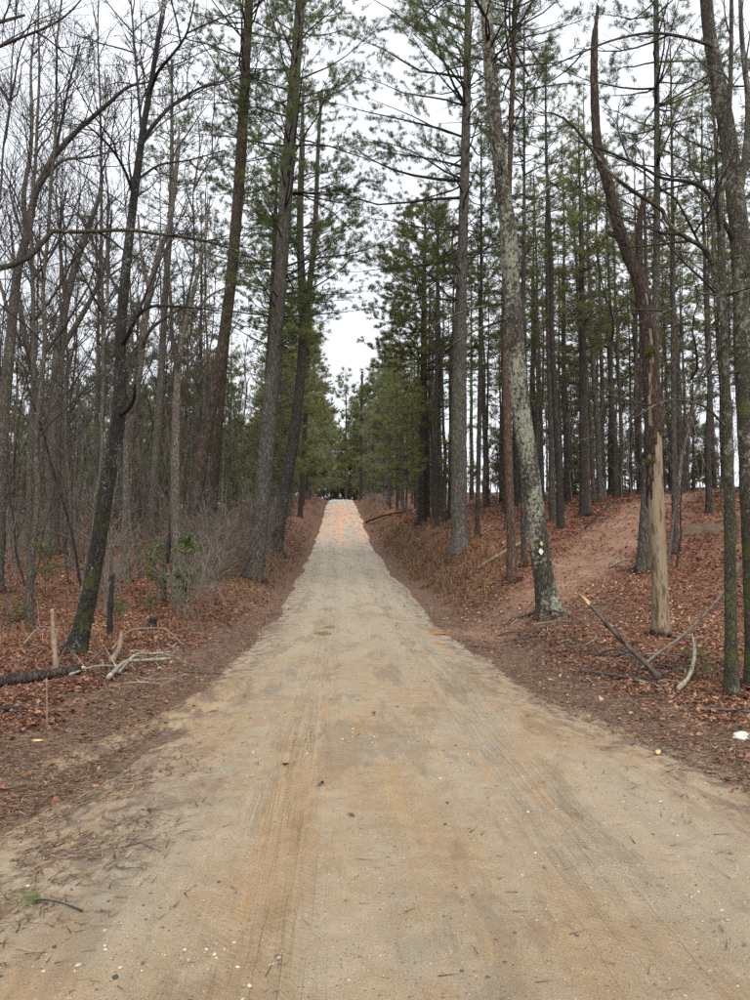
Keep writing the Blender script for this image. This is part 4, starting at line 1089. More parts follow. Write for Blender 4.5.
# far thicket of stems that nobody could count
def thicket(label, n, xr, yr_, umin, sgn, seed, mat, hr=(4, 9)):
    rng = np.random.default_rng(seed)
    y = rng.uniform(*yr_, n * 3); x = rng.uniform(*xr, n * 3); u = (x - road_x(y)) * sgn
    ok = (u > umin) & (np.abs(x) < .6 * y + 4)
    x, y = x[ok][:n], y[ok][:n]; m = len(x)
    pos = np.stack([x, y, terrain(x, y) - .2], 1)
    H = rng.uniform(*hr, m)
    d = unit(np.stack([rng.normal(0, .12, m), rng.normal(0, .12, m), np.ones(m)], 1))
    S = grow(pos, d, H, 6, rng, .02, .06)
    g = Geo(); r = rng.uniform(.012, .045, m)
    tubes(g, S, taper(r, np.full(m, .006), 6), 4)
    i = np.repeat(np.arange(m), 6); sp = rng.uniform(.2, 1, len(i)); p, t = sample(S, i, sp)
    B = grow(p, side_dirs(t, rng.uniform(.5, 1.1, len(i)), rng, .1), H[i] * rng.uniform(.08, .28, len(i)), 4, rng, .04, .14)
    tubes(g, B, taper(np.full(len(i), .009), np.full(len(i), .005), 4), 3)
    i2 = np.repeat(np.arange(len(i)), 2); p, t = sample(B, i2, rng.uniform(.2, 1, len(i2)))
    B2 = grow(p, side_dirs(t, rng.uniform(.5, 1.0, len(i2)), rng, .05), rng.uniform(.2, .7, len(i2)), 3, rng, .03, .15)
    tubes(g, B2, taper(np.full(len(i2), .006), np.full(len(i2), .004), 3), 3)
    o = link('undergrowth', g.mesh('undergrowth', M[mat]))
    tag(o, label, 'undergrowth', None, 'stuff')
thicket('far grey thicket of countless thin stems closing the left woods', 560, (-62, -4), (36, 95), 5.0, -1, 201, 'twig_grey')
thicket('far brown brush of thin stems among the right-hand pines', 260, (6, 42), (30, 66), 6.5, 1, 202, 'twig_grey', (2, 9))
# ------------------------------------------------------------------ leaf litter
def scatter(n, d0, d1, rng, lat=.58):
    d = d0 * (d1 / d0) ** rng.random(n)
    x = rng.uniform(-1, 1, n) * (lat * d + 1.2)
    return x, d

def flat_leaves(geo, x, y, z, size, rng, tilt=.45, aspect=.55, rnd=None, lobed=False):
    n = len(x)
    az = rng.uniform(0, 2 * math.pi, n)
    nrm = unit(np.stack([rng.normal(0, tilt, n), rng.normal(0, tilt, n), np.ones(n)], 1))
    a = np.stack([np.cos(az), np.sin(az), np.zeros(n)], 1)
    a = unit(a - (a * nrm).sum(1, keepdims=True) * nrm); b = np.cross(nrm, a)
    s = size[:, None]; c = np.stack([x, y, z], 1)
    U1 = lambda lo, hi: rng.uniform(lo, hi, n)[:, None]
    fold = U1(-.05, .34); curl = U1(-.1, .35)
    w = aspect * U1(.75, 1.2)
    base = c - a * s * .5 + nrm * s * U1(0, .15); tip = c + a * s * .5 + nrm * s * curl
    rv = rng.random(n) if rnd is None else rnd
    i = np.arange(n)[:, None]
    if lobed:                                              # uneven outline: two points on each side and a bent midrib
        mid = c + b * s * U1(-.05, .05)
        l1 = c - a * s * U1(.05, .28) + b * s * w * U1(.30, .55) + nrm * s * fold
        l2 = c + a * s * U1(.08, .32) + b * s * w * U1(.22, .58) + nrm * s * fold * U1(.6, 1.5)
        r1 = c - a * s * U1(.05, .28) - b * s * w * U1(.30, .55) + nrm * s * fold
        r2 = c + a * s * U1(.08, .32) - b * s * w * U1(.22, .58) + nrm * s * fold * U1(.6, 1.5)
        V = np.stack([base, r1, mid, l1, r2, tip, l2], 1).reshape(-1, 3)
        geo.add(V, np.concatenate([i * 7 + [[0, 1, 2, 3]], i * 7 + [[2, 4, 5, 6]]]), np.concatenate([i * 7 + [[1, 4, 2]], i * 7 + [[3, 2, 6]]]), 0, np.repeat(rv, 7))
        return
    lft = c + b * s * w * .5 + nrm * s * fold + a * s * U1(-.12, .12)
    rgt = c - b * s * w * .5 + nrm * s * fold + a * s * U1(-.12, .12)
    V = np.stack([base, rgt, tip, lft], 1).reshape(-1, 3)
    geo.add(V, None, np.concatenate([i * 4 + [[0, 1, 2]], i * 4 + [[0, 2, 3]]]), 0, np.repeat(rv, 4))

rng = np.random.default_rng(300)
x, y = scatter(480000, 4.2, 60, rng)
fL, eL, uL = road_lift(x, y)
trk = dist_poly(x, y, TRACK)
p = np.ones(len(x))
p *= np.where(eL > -.15, .0006 + .03 * sstep(.35, -.1, eL), 1)
lim = np.where(uL < 0, 1.7, 1.5) * np.clip(1.15 - .022 * y, .6, 1)
p *= np.where(eL <= -.15, .07 + .93 * sstep(.45, 1.0, -eL / lim + .5 * fbm(x * 1.3, y * 1.3, 3)), 1)
p *= np.where(y > 14, .28 + .72 * sstep(.5, 1.5, trk + 1.2 * fbm(x, y, 3)), 1)
p *= np.clip(.15 + 1.5 * vnoise(x * 1.1 + 3, y * 1.1) * (.4 + vnoise(x * 3.3, y * 3.3)), 0, 1)
k = rng.random(len(x)) < p
x, y = x[k], y[k]
g = Geo()
sz = (.016 + .046 * rng.random(len(x)) ** 2.0) * (1 + y / 22)
tone = np.clip(rng.random(len(x)) * .75 + .45 * vnoise(x * .5, y * .5) - .08, 0, 1)
zl = surf(x, y) + rng.uniform(.002, .030, len(x)) * np.where(np.abs(x - road_x(y)) < 2.6, .4, 1)
for bx_, by_, br_ in FEET:
    m_ = 260; q_ = br_ * (1.0 + np.abs(rng.normal(0, .55, m_))); a_ = rng.uniform(0, 6.283, m_)
    xx_, yy_ = bx_ + q_ * np.cos(a_), by_ + q_ * np.sin(a_)
    x = np.concatenate([x, xx_]); y = np.concatenate([y, yy_])
    sz = np.concatenate([sz, rng.uniform(.03, .06, m_) * (1 + by_ / 26)]); tone = np.concatenate([tone, rng.random(m_) ** 1.3])
    zl = np.concatenate([zl, surf(xx_, yy_) + .015 + .16 * br_ / .3 * np.exp(-(q_ - br_) / (.5 * br_)) * rng.random(m_)])
nr = y < 7.5
flat_leaves(g, x[nr], y[nr], zl[nr], sz[nr], rng, .38, .62, tone[nr], True)
flat_leaves(g, x[~nr], y[~nr], zl[~nr], sz[~nr], rng, .38, .58, tone[~nr])
o = link('leaf_litter', g.mesh('leaf_litter', M['leaf'], False, True))
tag(o, 'reddish-brown dead leaves carpeting the forest floor on both sides', 'leaves', None, 'stuff')

# fallen pine needles and bits of twig along both verges
rng = np.random.default_rng(301)
x, y = scatter(330000, 2.6, 20, rng)
fL, eL, uL = road_lift(x, y)
onroad = np.exp(-(((x + 1.6) / .6) ** 2 + ((y - 4.6) / 1.2) ** 2)) * .5 * (vnoise(x * 3, y * 2.2) > .45) + .28 * np.exp(-(((x + 1.75) / .5) ** 2 + ((y - 3.75) / .5) ** 2)) * (vnoise(x * 4, y * 3) > .5) + .012
p = np.where(eL > .12, onroad * sstep(1.6, .1, eL) + .0015, np.where(eL > -1.7, .85, .35))
p = p * (.4 + .9 * vnoise(x * 2.3, y * 2.3))
k = rng.random(len(x)) < p
x, y = x[k], y[k]; n = len(x)
az = rng.normal(.9, .9, n); L = rng.uniform(.03, .10, n) * (1 + y / 16); w = rng.uniform(.0025, .0055, n) * (1 + y / 8)
z = np.maximum(road_height(x, y), terrain(x, y)) + rng.uniform(.003, .012, n)
dv = np.stack([np.cos(az), np.sin(az), rng.normal(0, .10, n)], 1) * L[:, None]
pv = np.stack([-np.sin(az), np.cos(az), np.zeros(n)], 1) * w[:, None]
c = np.stack([x, y, z], 1)
V = np.stack([c - dv / 2 - pv / 2, c - dv / 2 + pv / 2, c + dv / 2], 1).reshape(-1, 3)
g = Geo(); g.add(V, None, np.arange(3 * n).reshape(-1, 3), 0, np.repeat(rng.random(n), 3))
o = link('needle_litter', g.mesh('needle_litter', M['needle_litter'], False, True))
tag(o, 'brown fallen pine needles and twig bits along both road verges', 'pine needles', None, 'stuff')

# dead grass and fern on the right bank and in the left woods
rng = np.random.default_rng(302)
def blades(n, xs_, ys_, hmin, hmax, geo, per=7, w=.012, droop=.9):
    m = len(xs_)
    bx = np.repeat(xs_, per) + rng.normal(0, .06, m * per); by = np.repeat(ys_, per) + rng.normal(0, .06, m * per)
    bz = terrain(bx, by) - .01
    az = rng.uniform(0, 2 * math.pi, m * per); h = rng.uniform(hmin, hmax, m * per)
    lean = rng.uniform(.2, droop, m * per)
    dirh = np.stack([np.cos(az), np.sin(az), np.zeros_like(az)], 1); perp = np.stack([-np.sin(az), np.cos(az), np.zeros_like(az)], 1)
    c = np.stack([bx, by, bz], 1); ww = (w * (1 + by / 30))[:, None]
    mid = c + dirh * (h * lean * .35)[:, None] + np.array([0, 0, 1]) * (h * .75)[:, None]
    tip = c + dirh * (h * lean)[:, None] + np.array([0, 0, 1]) * (h * (1.05 - .55 * lean))[:, None]
    V = np.stack([c - perp * ww / 2, c + perp * ww / 2, mid + perp * ww * .4, mid - perp * ww * .4, tip], 1).reshape(-1, 3)
    i = np.arange(m * per)[:, None] * 5
    geo.add(V, i + [[0, 1, 2, 3]], i + [[3, 2, 4]], 0, np.repeat(rng.random(m * per), 5))
x, y = scatter(26000, 12, 95, rng, .5)
u = x - road_x(y)
p = .9 * sstep(2.3, 2.9, u) * sstep(6.0, 3.8, u) * sstep(17, 24, y) + .07 * (u < -3.2) * (y < 45) * (vnoise(x * .6, y * .6) > .5) + .28 * sstep(-2.2, -2.6, u) * sstep(-4.5, -3.2, u) * sstep(18, 26, y)
p = p * (.3 + vnoise(x * .7 + 9, y * .7)) * (dist_poly(x, y, TRACK) > 1.5)
k = rng.random(len(x)) < p
g = Geo(); blades(0, x[k], y[k], .10, .30, g)
tag(link('dead_grass', g.mesh('dead_grass', M['dead_grass'], False, True)), 'tan dead grass and fern wisps on the banks', 'dead grass', None, 'stuff')
g = Geo(); gx = []; gy = []
for px, py in ((128, 706), (75, 713), (45, 790), (150, 690), (118, 763), (95, 788), (120, 770), (180, 735), (560, 668), (545, 700), (690, 668), (712, 676), (715, 742), (280, 600), (470, 595)):
    b = ground_at(px, py); m = 11; gx.append(b[0] + rng.normal(0, .05, m)); gy.append(b[1] + rng.normal(0, .05, m))
blades(0, np.concatenate(gx), np.concatenate(gy), .012, .035, g, 5, .005, 1.2)
tag(link('grass', g.mesh('grass', M['grass'], False, True)), 'small sprigs of green grass in the litter beside the road', 'grass', None, 'stuff')

# loose stones on the road
rng = np.random.default_rng(303)
x, y = scatter(7000, 2.5, 13, rng)
fL, eL, uL = road_lift(x, y)
k = (eL > .1) & (rng.random(len(x)) < (.10 + .9 * (vnoise(x * 1.3, y * .8) * vnoise(x * 5, y * 4) > .36)))
x, y = x[k], y[k]; n = len(x)
r = .0028 + .010 * rng.random(n) ** 6 + .0003 * y
oc = np.array([(1, 0, 0), (0, 1, 0), (-1, 0, 0), (0, -1, 0), (0, 0, .7), (0, 0, -.7)], float)
V = oc[None] * r[:, None, None] * rng.uniform(.6, 1.35, (n, 6, 1))
th = rng.uniform(0, 6.3, n); cs, sn = np.cos(th)[:, None], np.sin(th)[:, None]
V = np.stack([V[..., 0] * cs - V[..., 1] * sn, V[..., 0] * sn + V[..., 1] * cs, V[..., 2]], -1)
V += np.stack([x, y, road_height(x, y) + r * .15], 1)[:, None]
of = np.array([(0, 1, 4), (1, 2, 4), (2, 3, 4), (3, 0, 4), (1, 0, 5), (2, 1, 5), (3, 2, 5), (0, 3, 5)])
T = (np.arange(n)[:, None, None] * 6 + of[None]).reshape(-1, 3)
g = Geo(); g.add(V.reshape(-1, 3), None, T, 0, np.repeat(rng.random(n), 6))
tag(link('gravel', g.mesh('gravel', M['stone'], False, True)), 'small grey and white stones scattered over the dirt road', 'gravel', None, 'stuff')

# ------------------------------------------------------------------ puddles
PL = ['long orange clay puddle on the right half of the road', 'short orange clay puddle just below the long orange one', 'tiny orange puddle uphill of the long orange one',
      'muddy puddle in the left wheel track', 'small muddy puddle uphill of the left wheel-track puddle', 'muddy rivulet pool in the washed sand at the left road edge']
for (a, b, rx, ry, m_), lab in zip(PUDDLES, PL):
    rng = np.random.default_rng(int(a * 100) % 97 + 400)
    n = 36; th = np.arange(n) * 2 * math.pi / n
    ph = rng.uniform(0, 6, 4)
    rr = 1 + .22 * np.cos(2 * th + ph[0]) + .16 * np.cos(3 * th + ph[1]) + .12 * np.cos(5 * th + ph[2]) + .08 * np.cos(7 * th + ph[3])
    sl = .42 if 'rivulet' in lab else .0
    dx, dy = np.cos(th) * rr * rx, np.sin(th) * rr * ry
    V = np.zeros((n + 1, 3)); V[1:, 0] = dx + sl * dy * .0; V[1:, 1] = dy
    if sl: V[1:, 0] = dx * .32 + dy * .55; V[1:, 1] = dy * 1.4 + dx * .9
    z = float(road_height(np.array(a), np.array(b))) + .012
    T = [(0, 1 + i, 1 + (i + 1) % n) for i in range(n)]
    g = Geo(); g.add(V, None, T)
    tag(link('puddle', g.mesh('puddle', M[m_]), None, (a, b, z)), lab, 'puddle', 'puddles on the road')

# ------------------------------------------------------------------ logs, sticks, fallen branches
def gp(px, py, h=0.0):
    b = ground_at(px, py); return (b[0], b[1], b[2] + h)

def stick(name, label, pts, r0, r1, mat, cat='stick', group=None, twigs=0, tl=.35, seed=1, k=7, torn=None, n=18, wob=.0):
    rng = np.random.default_rng(seed)
    P = np.array([(*p, 0) for p in pts], float)[:, :3]
    base = P[0].copy(); P = P - base
    S = spline(P, n); S = S + rng.normal(0, wob, S.shape) * np.linspace(0, 1, n)[:, None] if wob else S
    R = np.linspace(r0, r1, n) * (1 + .10 * rng.standard_normal(n))
    root = thing(name, label, cat, base, group)
    g = Geo(); tubes(g, S, R, k, 0, None, .05, True, rng)
    link('stem', g.mesh('stem', M[mat]), root)
    if twigs:
        i = np.zeros(twigs, int); s = rng.uniform(.25, .95, twigs)
        p, t = sample(S[None], i, s)
        d = side_dirs(t, rng.uniform(.5, 1.1, twigs), rng, .12)
        B = grow(p, d, tl * rng.uniform(.4, 1.2, twigs), 6, rng, 0, .16)
        for j in range(twigs):
            g = Geo(); tubes(g, B[j], np.linspace(max(r0 * .4, .004), .0025, 6), 5, 0, None, .0, True, rng)
            link('twig', g.mesh('twig', M[mat]), root)
    if torn:
        g = Geo(); e = S[-1]; d = unit(S[-1] - S[-3])
        for q in range(5):
            dd = d * rng.uniform(.05, .16) + rng.normal(0, .008, 3)
            b0 = e + rng.normal(0, r1 * .4, 3) - d * .02
            tubes(g, np.array([b0, b0 + dd * .5, b0 + dd]), np.array([r1 * .5, r1 * .35, .001]), 4)
        link('torn_end', g.mesh('torn_end', M['wood']), root)
    return root

def lift(pts, h): return [(p[0], p[1], p[2] + h) for p in pts]

stick('fallen_log', 'dark wet log lying at the left edge of the litter', [gp(-60, 700, .07), gp(0, 689, .08), gp(40, 683, .08), gp(80, 677, .09)], .088, .062, 'log', 'log', seed=1, k=14, torn=True)
stick('stick', 'short black stick below the wet log at the left edge', [gp(-8, 713, .03), gp(12, 712, .03), gp(28, 713, .025)], .03, .02, 'char', seed=2)
b = ground_at(56, 678)
stick('stick', 'upright barkless pinkish stick standing behind the wet log', [tuple(b), tuple(at(55, 655, b[1])), tuple(at(53, 632, b[1] + .05)), tuple(at(52, 609, b[1] + .05))], .040, .022, 'stick_tan', seed=3, k=9)
b = ground_at(47, 728)
stick('stake', 'thin pale upright stalk at the left verge in front of the log', [tuple(b - np.array([0, 0, .05])), tuple(at(47, 708, b[1])), tuple(at(46.5, 678, b[1]))], .008, .006, 'stick_tan', 'stake', seed=4)
b = ground_at(110, 634)
r_ = stick('charred_stump', 'black charred dead stub standing right of the mossy black tree', [tuple(b - np.array([0, 0, .1])), tuple(at(110, 615, b[1])), tuple(at(111, 600, b[1])), tuple(at(113, 573, b[1]))], .060, .038, 'char', 'stump', seed=5, k=9, twigs=2, tl=.3)
b = ground_at(152, 630)
stick('stump', 'low dark rotten stump behind the left branch heap', [tuple(b - np.array([0, 0, .1])), tuple(b + np.array([.01, 0, .12])), tuple(b + np.array([.03, 0, .24]))], .12, .07, 'char', 'stump', seed=6, k=10)
# the heap of broken branches in front of the mossy black tree
HL = [('bent orange-brown branch on top of the left branch heap', [gp(112, 656, .10), gp(128, 645, .22), gp(148, 640, .20), gp(166, 640, .18), gp(183, 648, .05)], .022, .012, 'stick_tan', 2),
      ('pale lichen branch at the front of the left branch heap', [gp(108, 682, .05), gp(124, 672, .12), gp(142, 668, .10), gp(170, 666, .10)], .030, .022, 'stick_pale', 2),
      ('second pale branch lying along the left branch heap', [gp(118, 676, .04), gp(135, 667, .16), gp(152, 664, .14), gp(172, 660, .12)], .024, .016, 'stick_pale', 2),
      ('thick broken butt in the middle of the left branch heap', [gp(112, 664, .05), gp(119, 656, .12), gp(121, 648, .26)], .05, .035, 'stick_tan', 0),
      ('long thin branch from the wet log to the left branch heap', [gp(70, 680, .06), gp(95, 673, .08), gp(118, 671, .06)], .018, .012, 'stick_pale', 3),
      ('thin dark branch reaching up behind the upright barkless stick', [gp(60, 650, .05), gp(75, 640, .25), gp(90, 622, .35)], .012, .006, 'stick', 3),
      ('forked pale twig behind the wet log', [gp(24, 650, .10), gp(40, 640, .22), gp(58, 641, .18)], .014, .008, 'stick_pale', 3),
      ('dark crooked branch under the left branch heap', [gp(86, 668, .03), gp(104, 660, .14), gp(126, 660, .06)], .020, .012, 'stick', 3),
      ('thin crooked stick leaning on the foot of the mossy black tree', [gp(55, 676, .04), gp(66, 662, .2), gp(78, 668, .05)], .012, .006, 'stick', 2),
      ('straight brown stick lying on the left verge near the road', [gp(184, 673, .02), gp(202, 674, .02), gp(220, 675, .02)], .014, .010, 'stick', 0)]
for q, (lab, pts, r0, r1, mt, tw) in enumerate(HL):
    stick('fallen_branch' if r0 > .017 else 'stick', lab, pts, r0, r1, mt, 'branch' if r0 > .017 else 'stick', None, tw, .45, 20 + q)
# right verge
b = ground_at(662, 682); dB = b[1]
stick('broken_branch', 'lichened broken branch with a torn orange tip leaning left, right verge', [tuple(b), tuple(at(650, 668, dB + .1)), tuple(at(626, 645, dB + .25)), tuple(at(605, 622, dB + .35)), tuple(at(588, 603, dB + .4))], .034, .026, 'stick', 'branch', seed=40, twigs=5, tl=.4, torn=True)
b = ground_at(638, 672); dB = b[1]
stick('broken_branch', 'long bare pole slanting up to the right across the pale snag', [tuple(b), tuple(at(655, 656, dB - .1)), tuple(at(680, 638, dB - .3)), tuple(at(702, 618, dB - .5)), tuple(at(722, 595, dB - .7)), tuple(at(738, 570, dB - .8)), tuple(at(754, 546, dB - .9))], .018, .020, 'stick_pale', 'branch', seed=41, twigs=2, tl=.25)
HR = [('long dark stick lying flat along the right verge', [gp(580, 673, .03), gp(610, 679, .05), gp(640, 684, .05), gp(662, 690, .03)], .020, .012, 'stick', 2),
      ('crooked stick from the foot of the diamond-marked pine', [gp(515, 621, .05), gp(540, 618, .14), gp(562, 621, .16), gp(585, 628, .08)], .022, .012, 'stick', 4),
      ('dark stick at the road edge left of the diamond-marked pine', [gp(498, 637, .03), gp(508, 635, .05), gp(522, 634, .03)], .018, .010, 'stick', 1),
      ('curved pale lichen branch near the right verge', [gp(678, 693, .04), gp(690, 684, .10), gp(695, 670, .22), gp(693, 656, .30)], .026, .012, 'stick_pale', 3),
      ('thin branch crossing beneath the torn-tipped branch', [gp(598, 655, .03), gp(622, 660, .14), gp(650, 676, .06)], .014, .008, 'stick', 4),
      ('short dark stick upright in the right branch heap', [gp(572, 640, .02), gp(574, 630, .15), gp(571, 618, .24)], .010, .006, 'stick', 2),
      ('grey stick lying between the road and the right branch heap', [gp(470, 647, .02), gp(480, 648, .03), gp(492, 650, .02)], .016, .010, 'stick', 0),
      ('thin dark stick by the mossy trunk at the right edge', [gp(700, 712, .02), gp(725, 714, .04), gp(752, 716, .03)], .016, .010, 'stick', 2),
      ('thin stick lying parallel to the right road edge', [gp(630, 697, .02), gp(650, 700, .03), gp(668, 702, .02)], .009, .006, 'stick', 1),
      ('fallen pale trunk lying on the slope by the thick grey pine', [gp(478, 570, .06), gp(498, 559, .12), gp(522, 547, .16)], .045, .035, 'stick_pale', 1),
      ('dark fallen branch at the back of the side track', [gp(585, 531, .1), gp(600, 524, .35), gp(618, 513, .6)], .04, .03, 'log', 2),
      ('dark fallen trunk lying on the right bank near the crest', [gp(366, 523, .1), gp(385, 519, .3), gp(412, 514, .3)], .09, .06, 'log', 0),
      ('pale dead stick on the side track', [gp(610, 568, .03), gp(622, 562, .05), gp(630, 560, .03)], .02, .012, 'stick_pale', 3)]
for q, (lab, pts, r0, r1, mt, tw) in enumerate(HR):
    stick('fallen_branch' if r0 > .017 else 'stick', lab, pts, r0, r1, mt, 'branch' if r0 > .017 else 'stick', None, tw, .4, 60 + q)
rr = random.Random(9)
for q in range(46):
    t = rr.random()
    px, py = 505 + 150 * t + rr.gauss(0, 12), 628 + 48 * t + rr.gauss(0, 9)
    a = ground_at(px, py); ang = rr.gauss(-.5, .8); L = rr.uniform(.25, .85)
    e = np.array([math.cos(ang), math.sin(ang), 0]) * L
    pts = []
    for s_ in (0, .35, .7, 1):
        w = a + e * s_; pts.append((w[0] + rr.gauss(0, .03), w[1] + rr.gauss(0, .03), gz(w[0], w[1]) + rr.uniform(.01, .10)))
    stick('stick', 'thin dark stick in the heap of fallen twigs on the right verge', pts, rr.uniform(.006, .013), .004, rr.choice(['stick', 'stick', 'twig_dark', 'stick_pale']), 'stick', 'sticks of the right verge heap', rr.choice([0, 1, 2, 3]), .25, 200 + q, 5, n=9)
for q in range(26):
    px, py = rr.uniform(60, 185), rr.uniform(640, 690)
    if px > 150: py = min(py, 672)
    a = ground_at(px, py); ang = rr.gauss(.4, .9); L = rr.uniform(.2, .7)
    pts = []
    for s_ in (0, .35, .7, 1):
        w = a + np.array([math.cos(ang), math.sin(ang), 0]) * L * s_; pts.append((w[0] + rr.gauss(0, .03), w[1] + rr.gauss(0, .03), gz(w[0], w[1]) + rr.uniform(.01, .12)))
    stick('stick', 'thin twig lying among the left branch heap', pts, rr.uniform(.005, .011), .003, rr.choice(['stick', 'twig_dark', 'stick_pale']), 'stick', 'twigs of the left branch heap', rr.choice([0, 1, 2]), .22, 300 + q, 5, n=9)
for q in range(22):
    px, py = rr.choice([(rr.uniform(10, 150), rr.uniform(770, 900)), (rr.uniform(520, 745), 0)])
    if py == 0: py = 700 + (px - 540) * .42 + rr.uniform(-14, 30)
    a = ground_at(px, py); ang = rr.uniform(-1, 1); L = rr.uniform(.05, .2)
    pts = [(a[0] + math.cos(ang) * L * s_ + rr.gauss(0, .006), a[1] + math.sin(ang) * L * s_, float(max(road_height(np.array(a[0]), np.array(a[1])), a[2])) + .008 + rr.uniform(0, .01)) for s_ in (0, .4, .7, 1)]
    stick('twig', 'tiny dark twig lying on the sandy edge of the road', pts, .0045, .002, 'stick', 'twig', 'tiny twigs on the road edge', 0, .1, 400 + q, 5, n=8)

# pine sprig on the sand
def surf_at(px, py, h=0.0):
    b = ground_at(px, py); return np.array([b[0], b[1], float(max(road_height(np.array(b[0]), np.array(b[1])), b[2])) + h])
s0, s1, s2, s3 = (surf_at(*q) for q in ((82, 933, .008), (62, 926, .012), (45, 923, .016), (32, 923, .022)))
r_ = stick('pine_sprig', 'fallen green pine sprig lying on the sand, lower left', [tuple(s0), tuple(s1), tuple(s2), tuple(s3)], .004, .003, 'twig_dark', 'sprig', seed=71, k=6)
g = Geo(); rng = np.random.default_rng(72)
pp = np.linspace(0, 1, 12)[:, None]; pos = (s2 * (1 - pp) + (s3 + [-.02, 0, .01]) * pp) - s0
dd = np.tile(unit((s3 - s2)[None]), (12, 1))
needle_tufts(g, pos, dd, rng, 9, .06, .0022, .35)
nd_ = link('needles', g.mesh('needles', M['evergreen'], False, True), r_)
# chip of wood and scrap of white litter by the right road edge
def lump(name, label, cat, c, size, mat, seed, rz=0.0, noise=.18, sub=2, under=.3):
    import bmesh
    rng = np.random.default_rng(seed)
    bm = bmesh.new(); bmesh.ops.create_icosphere(bm, subdivisions=sub, radius=1)
    for v in bm.verts:
        q = 1 + noise * (fbm(np.array(v.co.x * 1.7 + seed), np.array(v.co.y * 1.7 + v.co.z * 1.3)) * 2.4)
        v.co = (v.co.x * size[0] * q, v.co.y * size[1] * q, v.co.z * size[2] * q)
    for f_ in bm.faces: f_.smooth = True
    me = bpy.data.meshes.new(name); bm.to_mesh(me); bm.free(); me.materials.append(M[mat])
    o = link(name, me, None, (c[0], c[1], c[2] + size[2] * (1 - under))); o.rotation_euler = (0, 0, rz)
    return tag(o, label, cat)
c = surf_at(658, 757); lump('wood_chip', 'small orange chip of broken wood on the right road edge', 'wood chip', c, (.022, .055, .016), 'wood', 3, -.5, .3)
c = surf_at(742, 740); lump('litter_scrap', 'white crumpled scrap of litter in the right verge', 'litter', c, (.060, .030, .028), 'paper', 5, -.35, 1.3, 3)
c = surf_at(627, 634); lump('litter_scrap', 'tiny white scrap in front of the pale snag', 'litter', c, (.035, .025, .018), 'paper', 7, .3, .4)
def mound(label, px, py, R_, h):
    c = ground_at(px, py); nr_, na = 12, 40
    rr_, th = np.meshgrid(np.linspace(0, 1.15, nr_), np.arange(na) * 2 * math.pi / na, indexing='ij')
    out_ = 1 + .25 * np.cos(2 * th + 1) + .18 * np.cos(3 * th + 2) + .1 * np.cos(5 * th)
    X_, Y_ = c[0] + R_ * 1.35 * rr_ * out_ * np.cos(th), c[1] + R_ * rr_ * out_ * np.sin(th)
    Z_ = terrain(X_, Y_) + h * np.clip(1 - rr_ ** 2, -.4, 1) * (.75 + .9 * (fbm(X_ * 2.2, Y_ * 2.2, 3) + .3)) + .10 * fbm(X_ * 6, Y_ * 6, 3)
    idx = np.arange(nr_ * na).reshape(nr_, na); i0, i1 = idx[:-1], idx[1:]
    Q = np.stack([i0, i1, np.roll(i1, -1, 1), np.roll(i0, -1, 1)], -1).reshape(-1, 4)
    g = Geo(); g.add(np.stack([X_, Y_, Z_], -1).reshape(-1, 3) - c, Q)
    tag(link('mossy_mound', g.mesh('mossy_mound', M['rock']), None, c), label, 'mound')
mound('low mossy mound on the slope right of the pale snag', 702, 531, .5, .24)
c = surf_at(37, 742); lump('wood_chip', 'yellow chip of wood in the needles at the left verge', 'wood chip', c, (.045, .02, .010), 'wood', 11, .2, .3)

# ------------------------------------------------------------------ evergreen saplings and low green plants
def evergreen(label, px, py, H, W, nb, leaf, mat, seed, d=None, name='evergreen_sapling', aspect=.5, cat='sapling', dens=16):
    rng = np.random.default_rng(seed)
    b = place(px, py, d)
    root = thing(name, label, cat, b)
    z = np.linspace(-.1, H, 10); x = np.cumsum(rng.normal(0, .02, 10)); y = np.cumsum(rng.normal(0, .02, 10))
    S = np.stack([x - x[0], y - y[0], z], 1); S = spline(S, 14)
    g = Geo(); tubes(g, S, np.linspace(.006 + .008 * H, .004, 14), 6); link('stem', g.mesh('stem', M['twig']), root)
    i = np.zeros(nb, int); s = rng.uniform(.3, 1, nb); p, t = sample(S[None], i, s)
    B = grow(p, side_dirs(t, rng.uniform(.8, 1.4, nb), rng, .1), W * rng.uniform(.4, 1, nb) * (1.25 - .7 * s), 5, rng, .02, .12)
    g = Geo(); tubes(g, B, taper(np.full(nb, .005), np.full(nb, .0025), 5), 4); link('twigs', g.mesh('twigs', M['twig']), root)
    i = np.repeat(np.arange(nb), dens); p, t = sample(B, i, rng.uniform(.2, 1, len(i)))
    p = p + rng.normal(0, .03, p.shape)
    g = Geo(); flat_leaves(g, p[:, 0], p[:, 1], p[:, 2], leaf * rng.uniform(.6, 1.2, len(i)), rng, .7, aspect)
    link('leaves', g.mesh('leaves', M[mat], False, True), root)
    return root
evergreen('leafy green holly sapling in front of the short-crowned grey tree', 181, 606, 1.8, .6, 34, .11, 'evergreen', 81, 17.5)
evergreen('pale yellow-green sapling left of the leafy holly', 156, 600, 1.7, .75, 30, .085, 'evergreen', 82, 19)
evergreen('small dark hemlock sapling at the far left below the three-armed tree', 46, 560, 1.4, .9, 40, .085, 'evergreen', 83, 20, aspect=.3)
evergreen('low bright green bush right of the charred stub', 122, 622, .42, .38, 18, .055, 'evergreen', 84, None, 'low_bush', cat='bush')
evergreen('low green trailing plant on the floor near the left edge', 30, 618, .28, .7, 20, .05, 'grass', 85, None, 'low_bush', cat='bush')
evergreen('sprawling green weed left of the mossy black tree', 12, 622, .25, .6, 18, .05, 'grass', 86, None, 'low_bush', cat='bush')
evergreen('low yellow-green sprig under the pale sapling', 150, 612, .35, .4, 14, .05, 'evergreen', 87, None, 'low_bush', cat='bush')
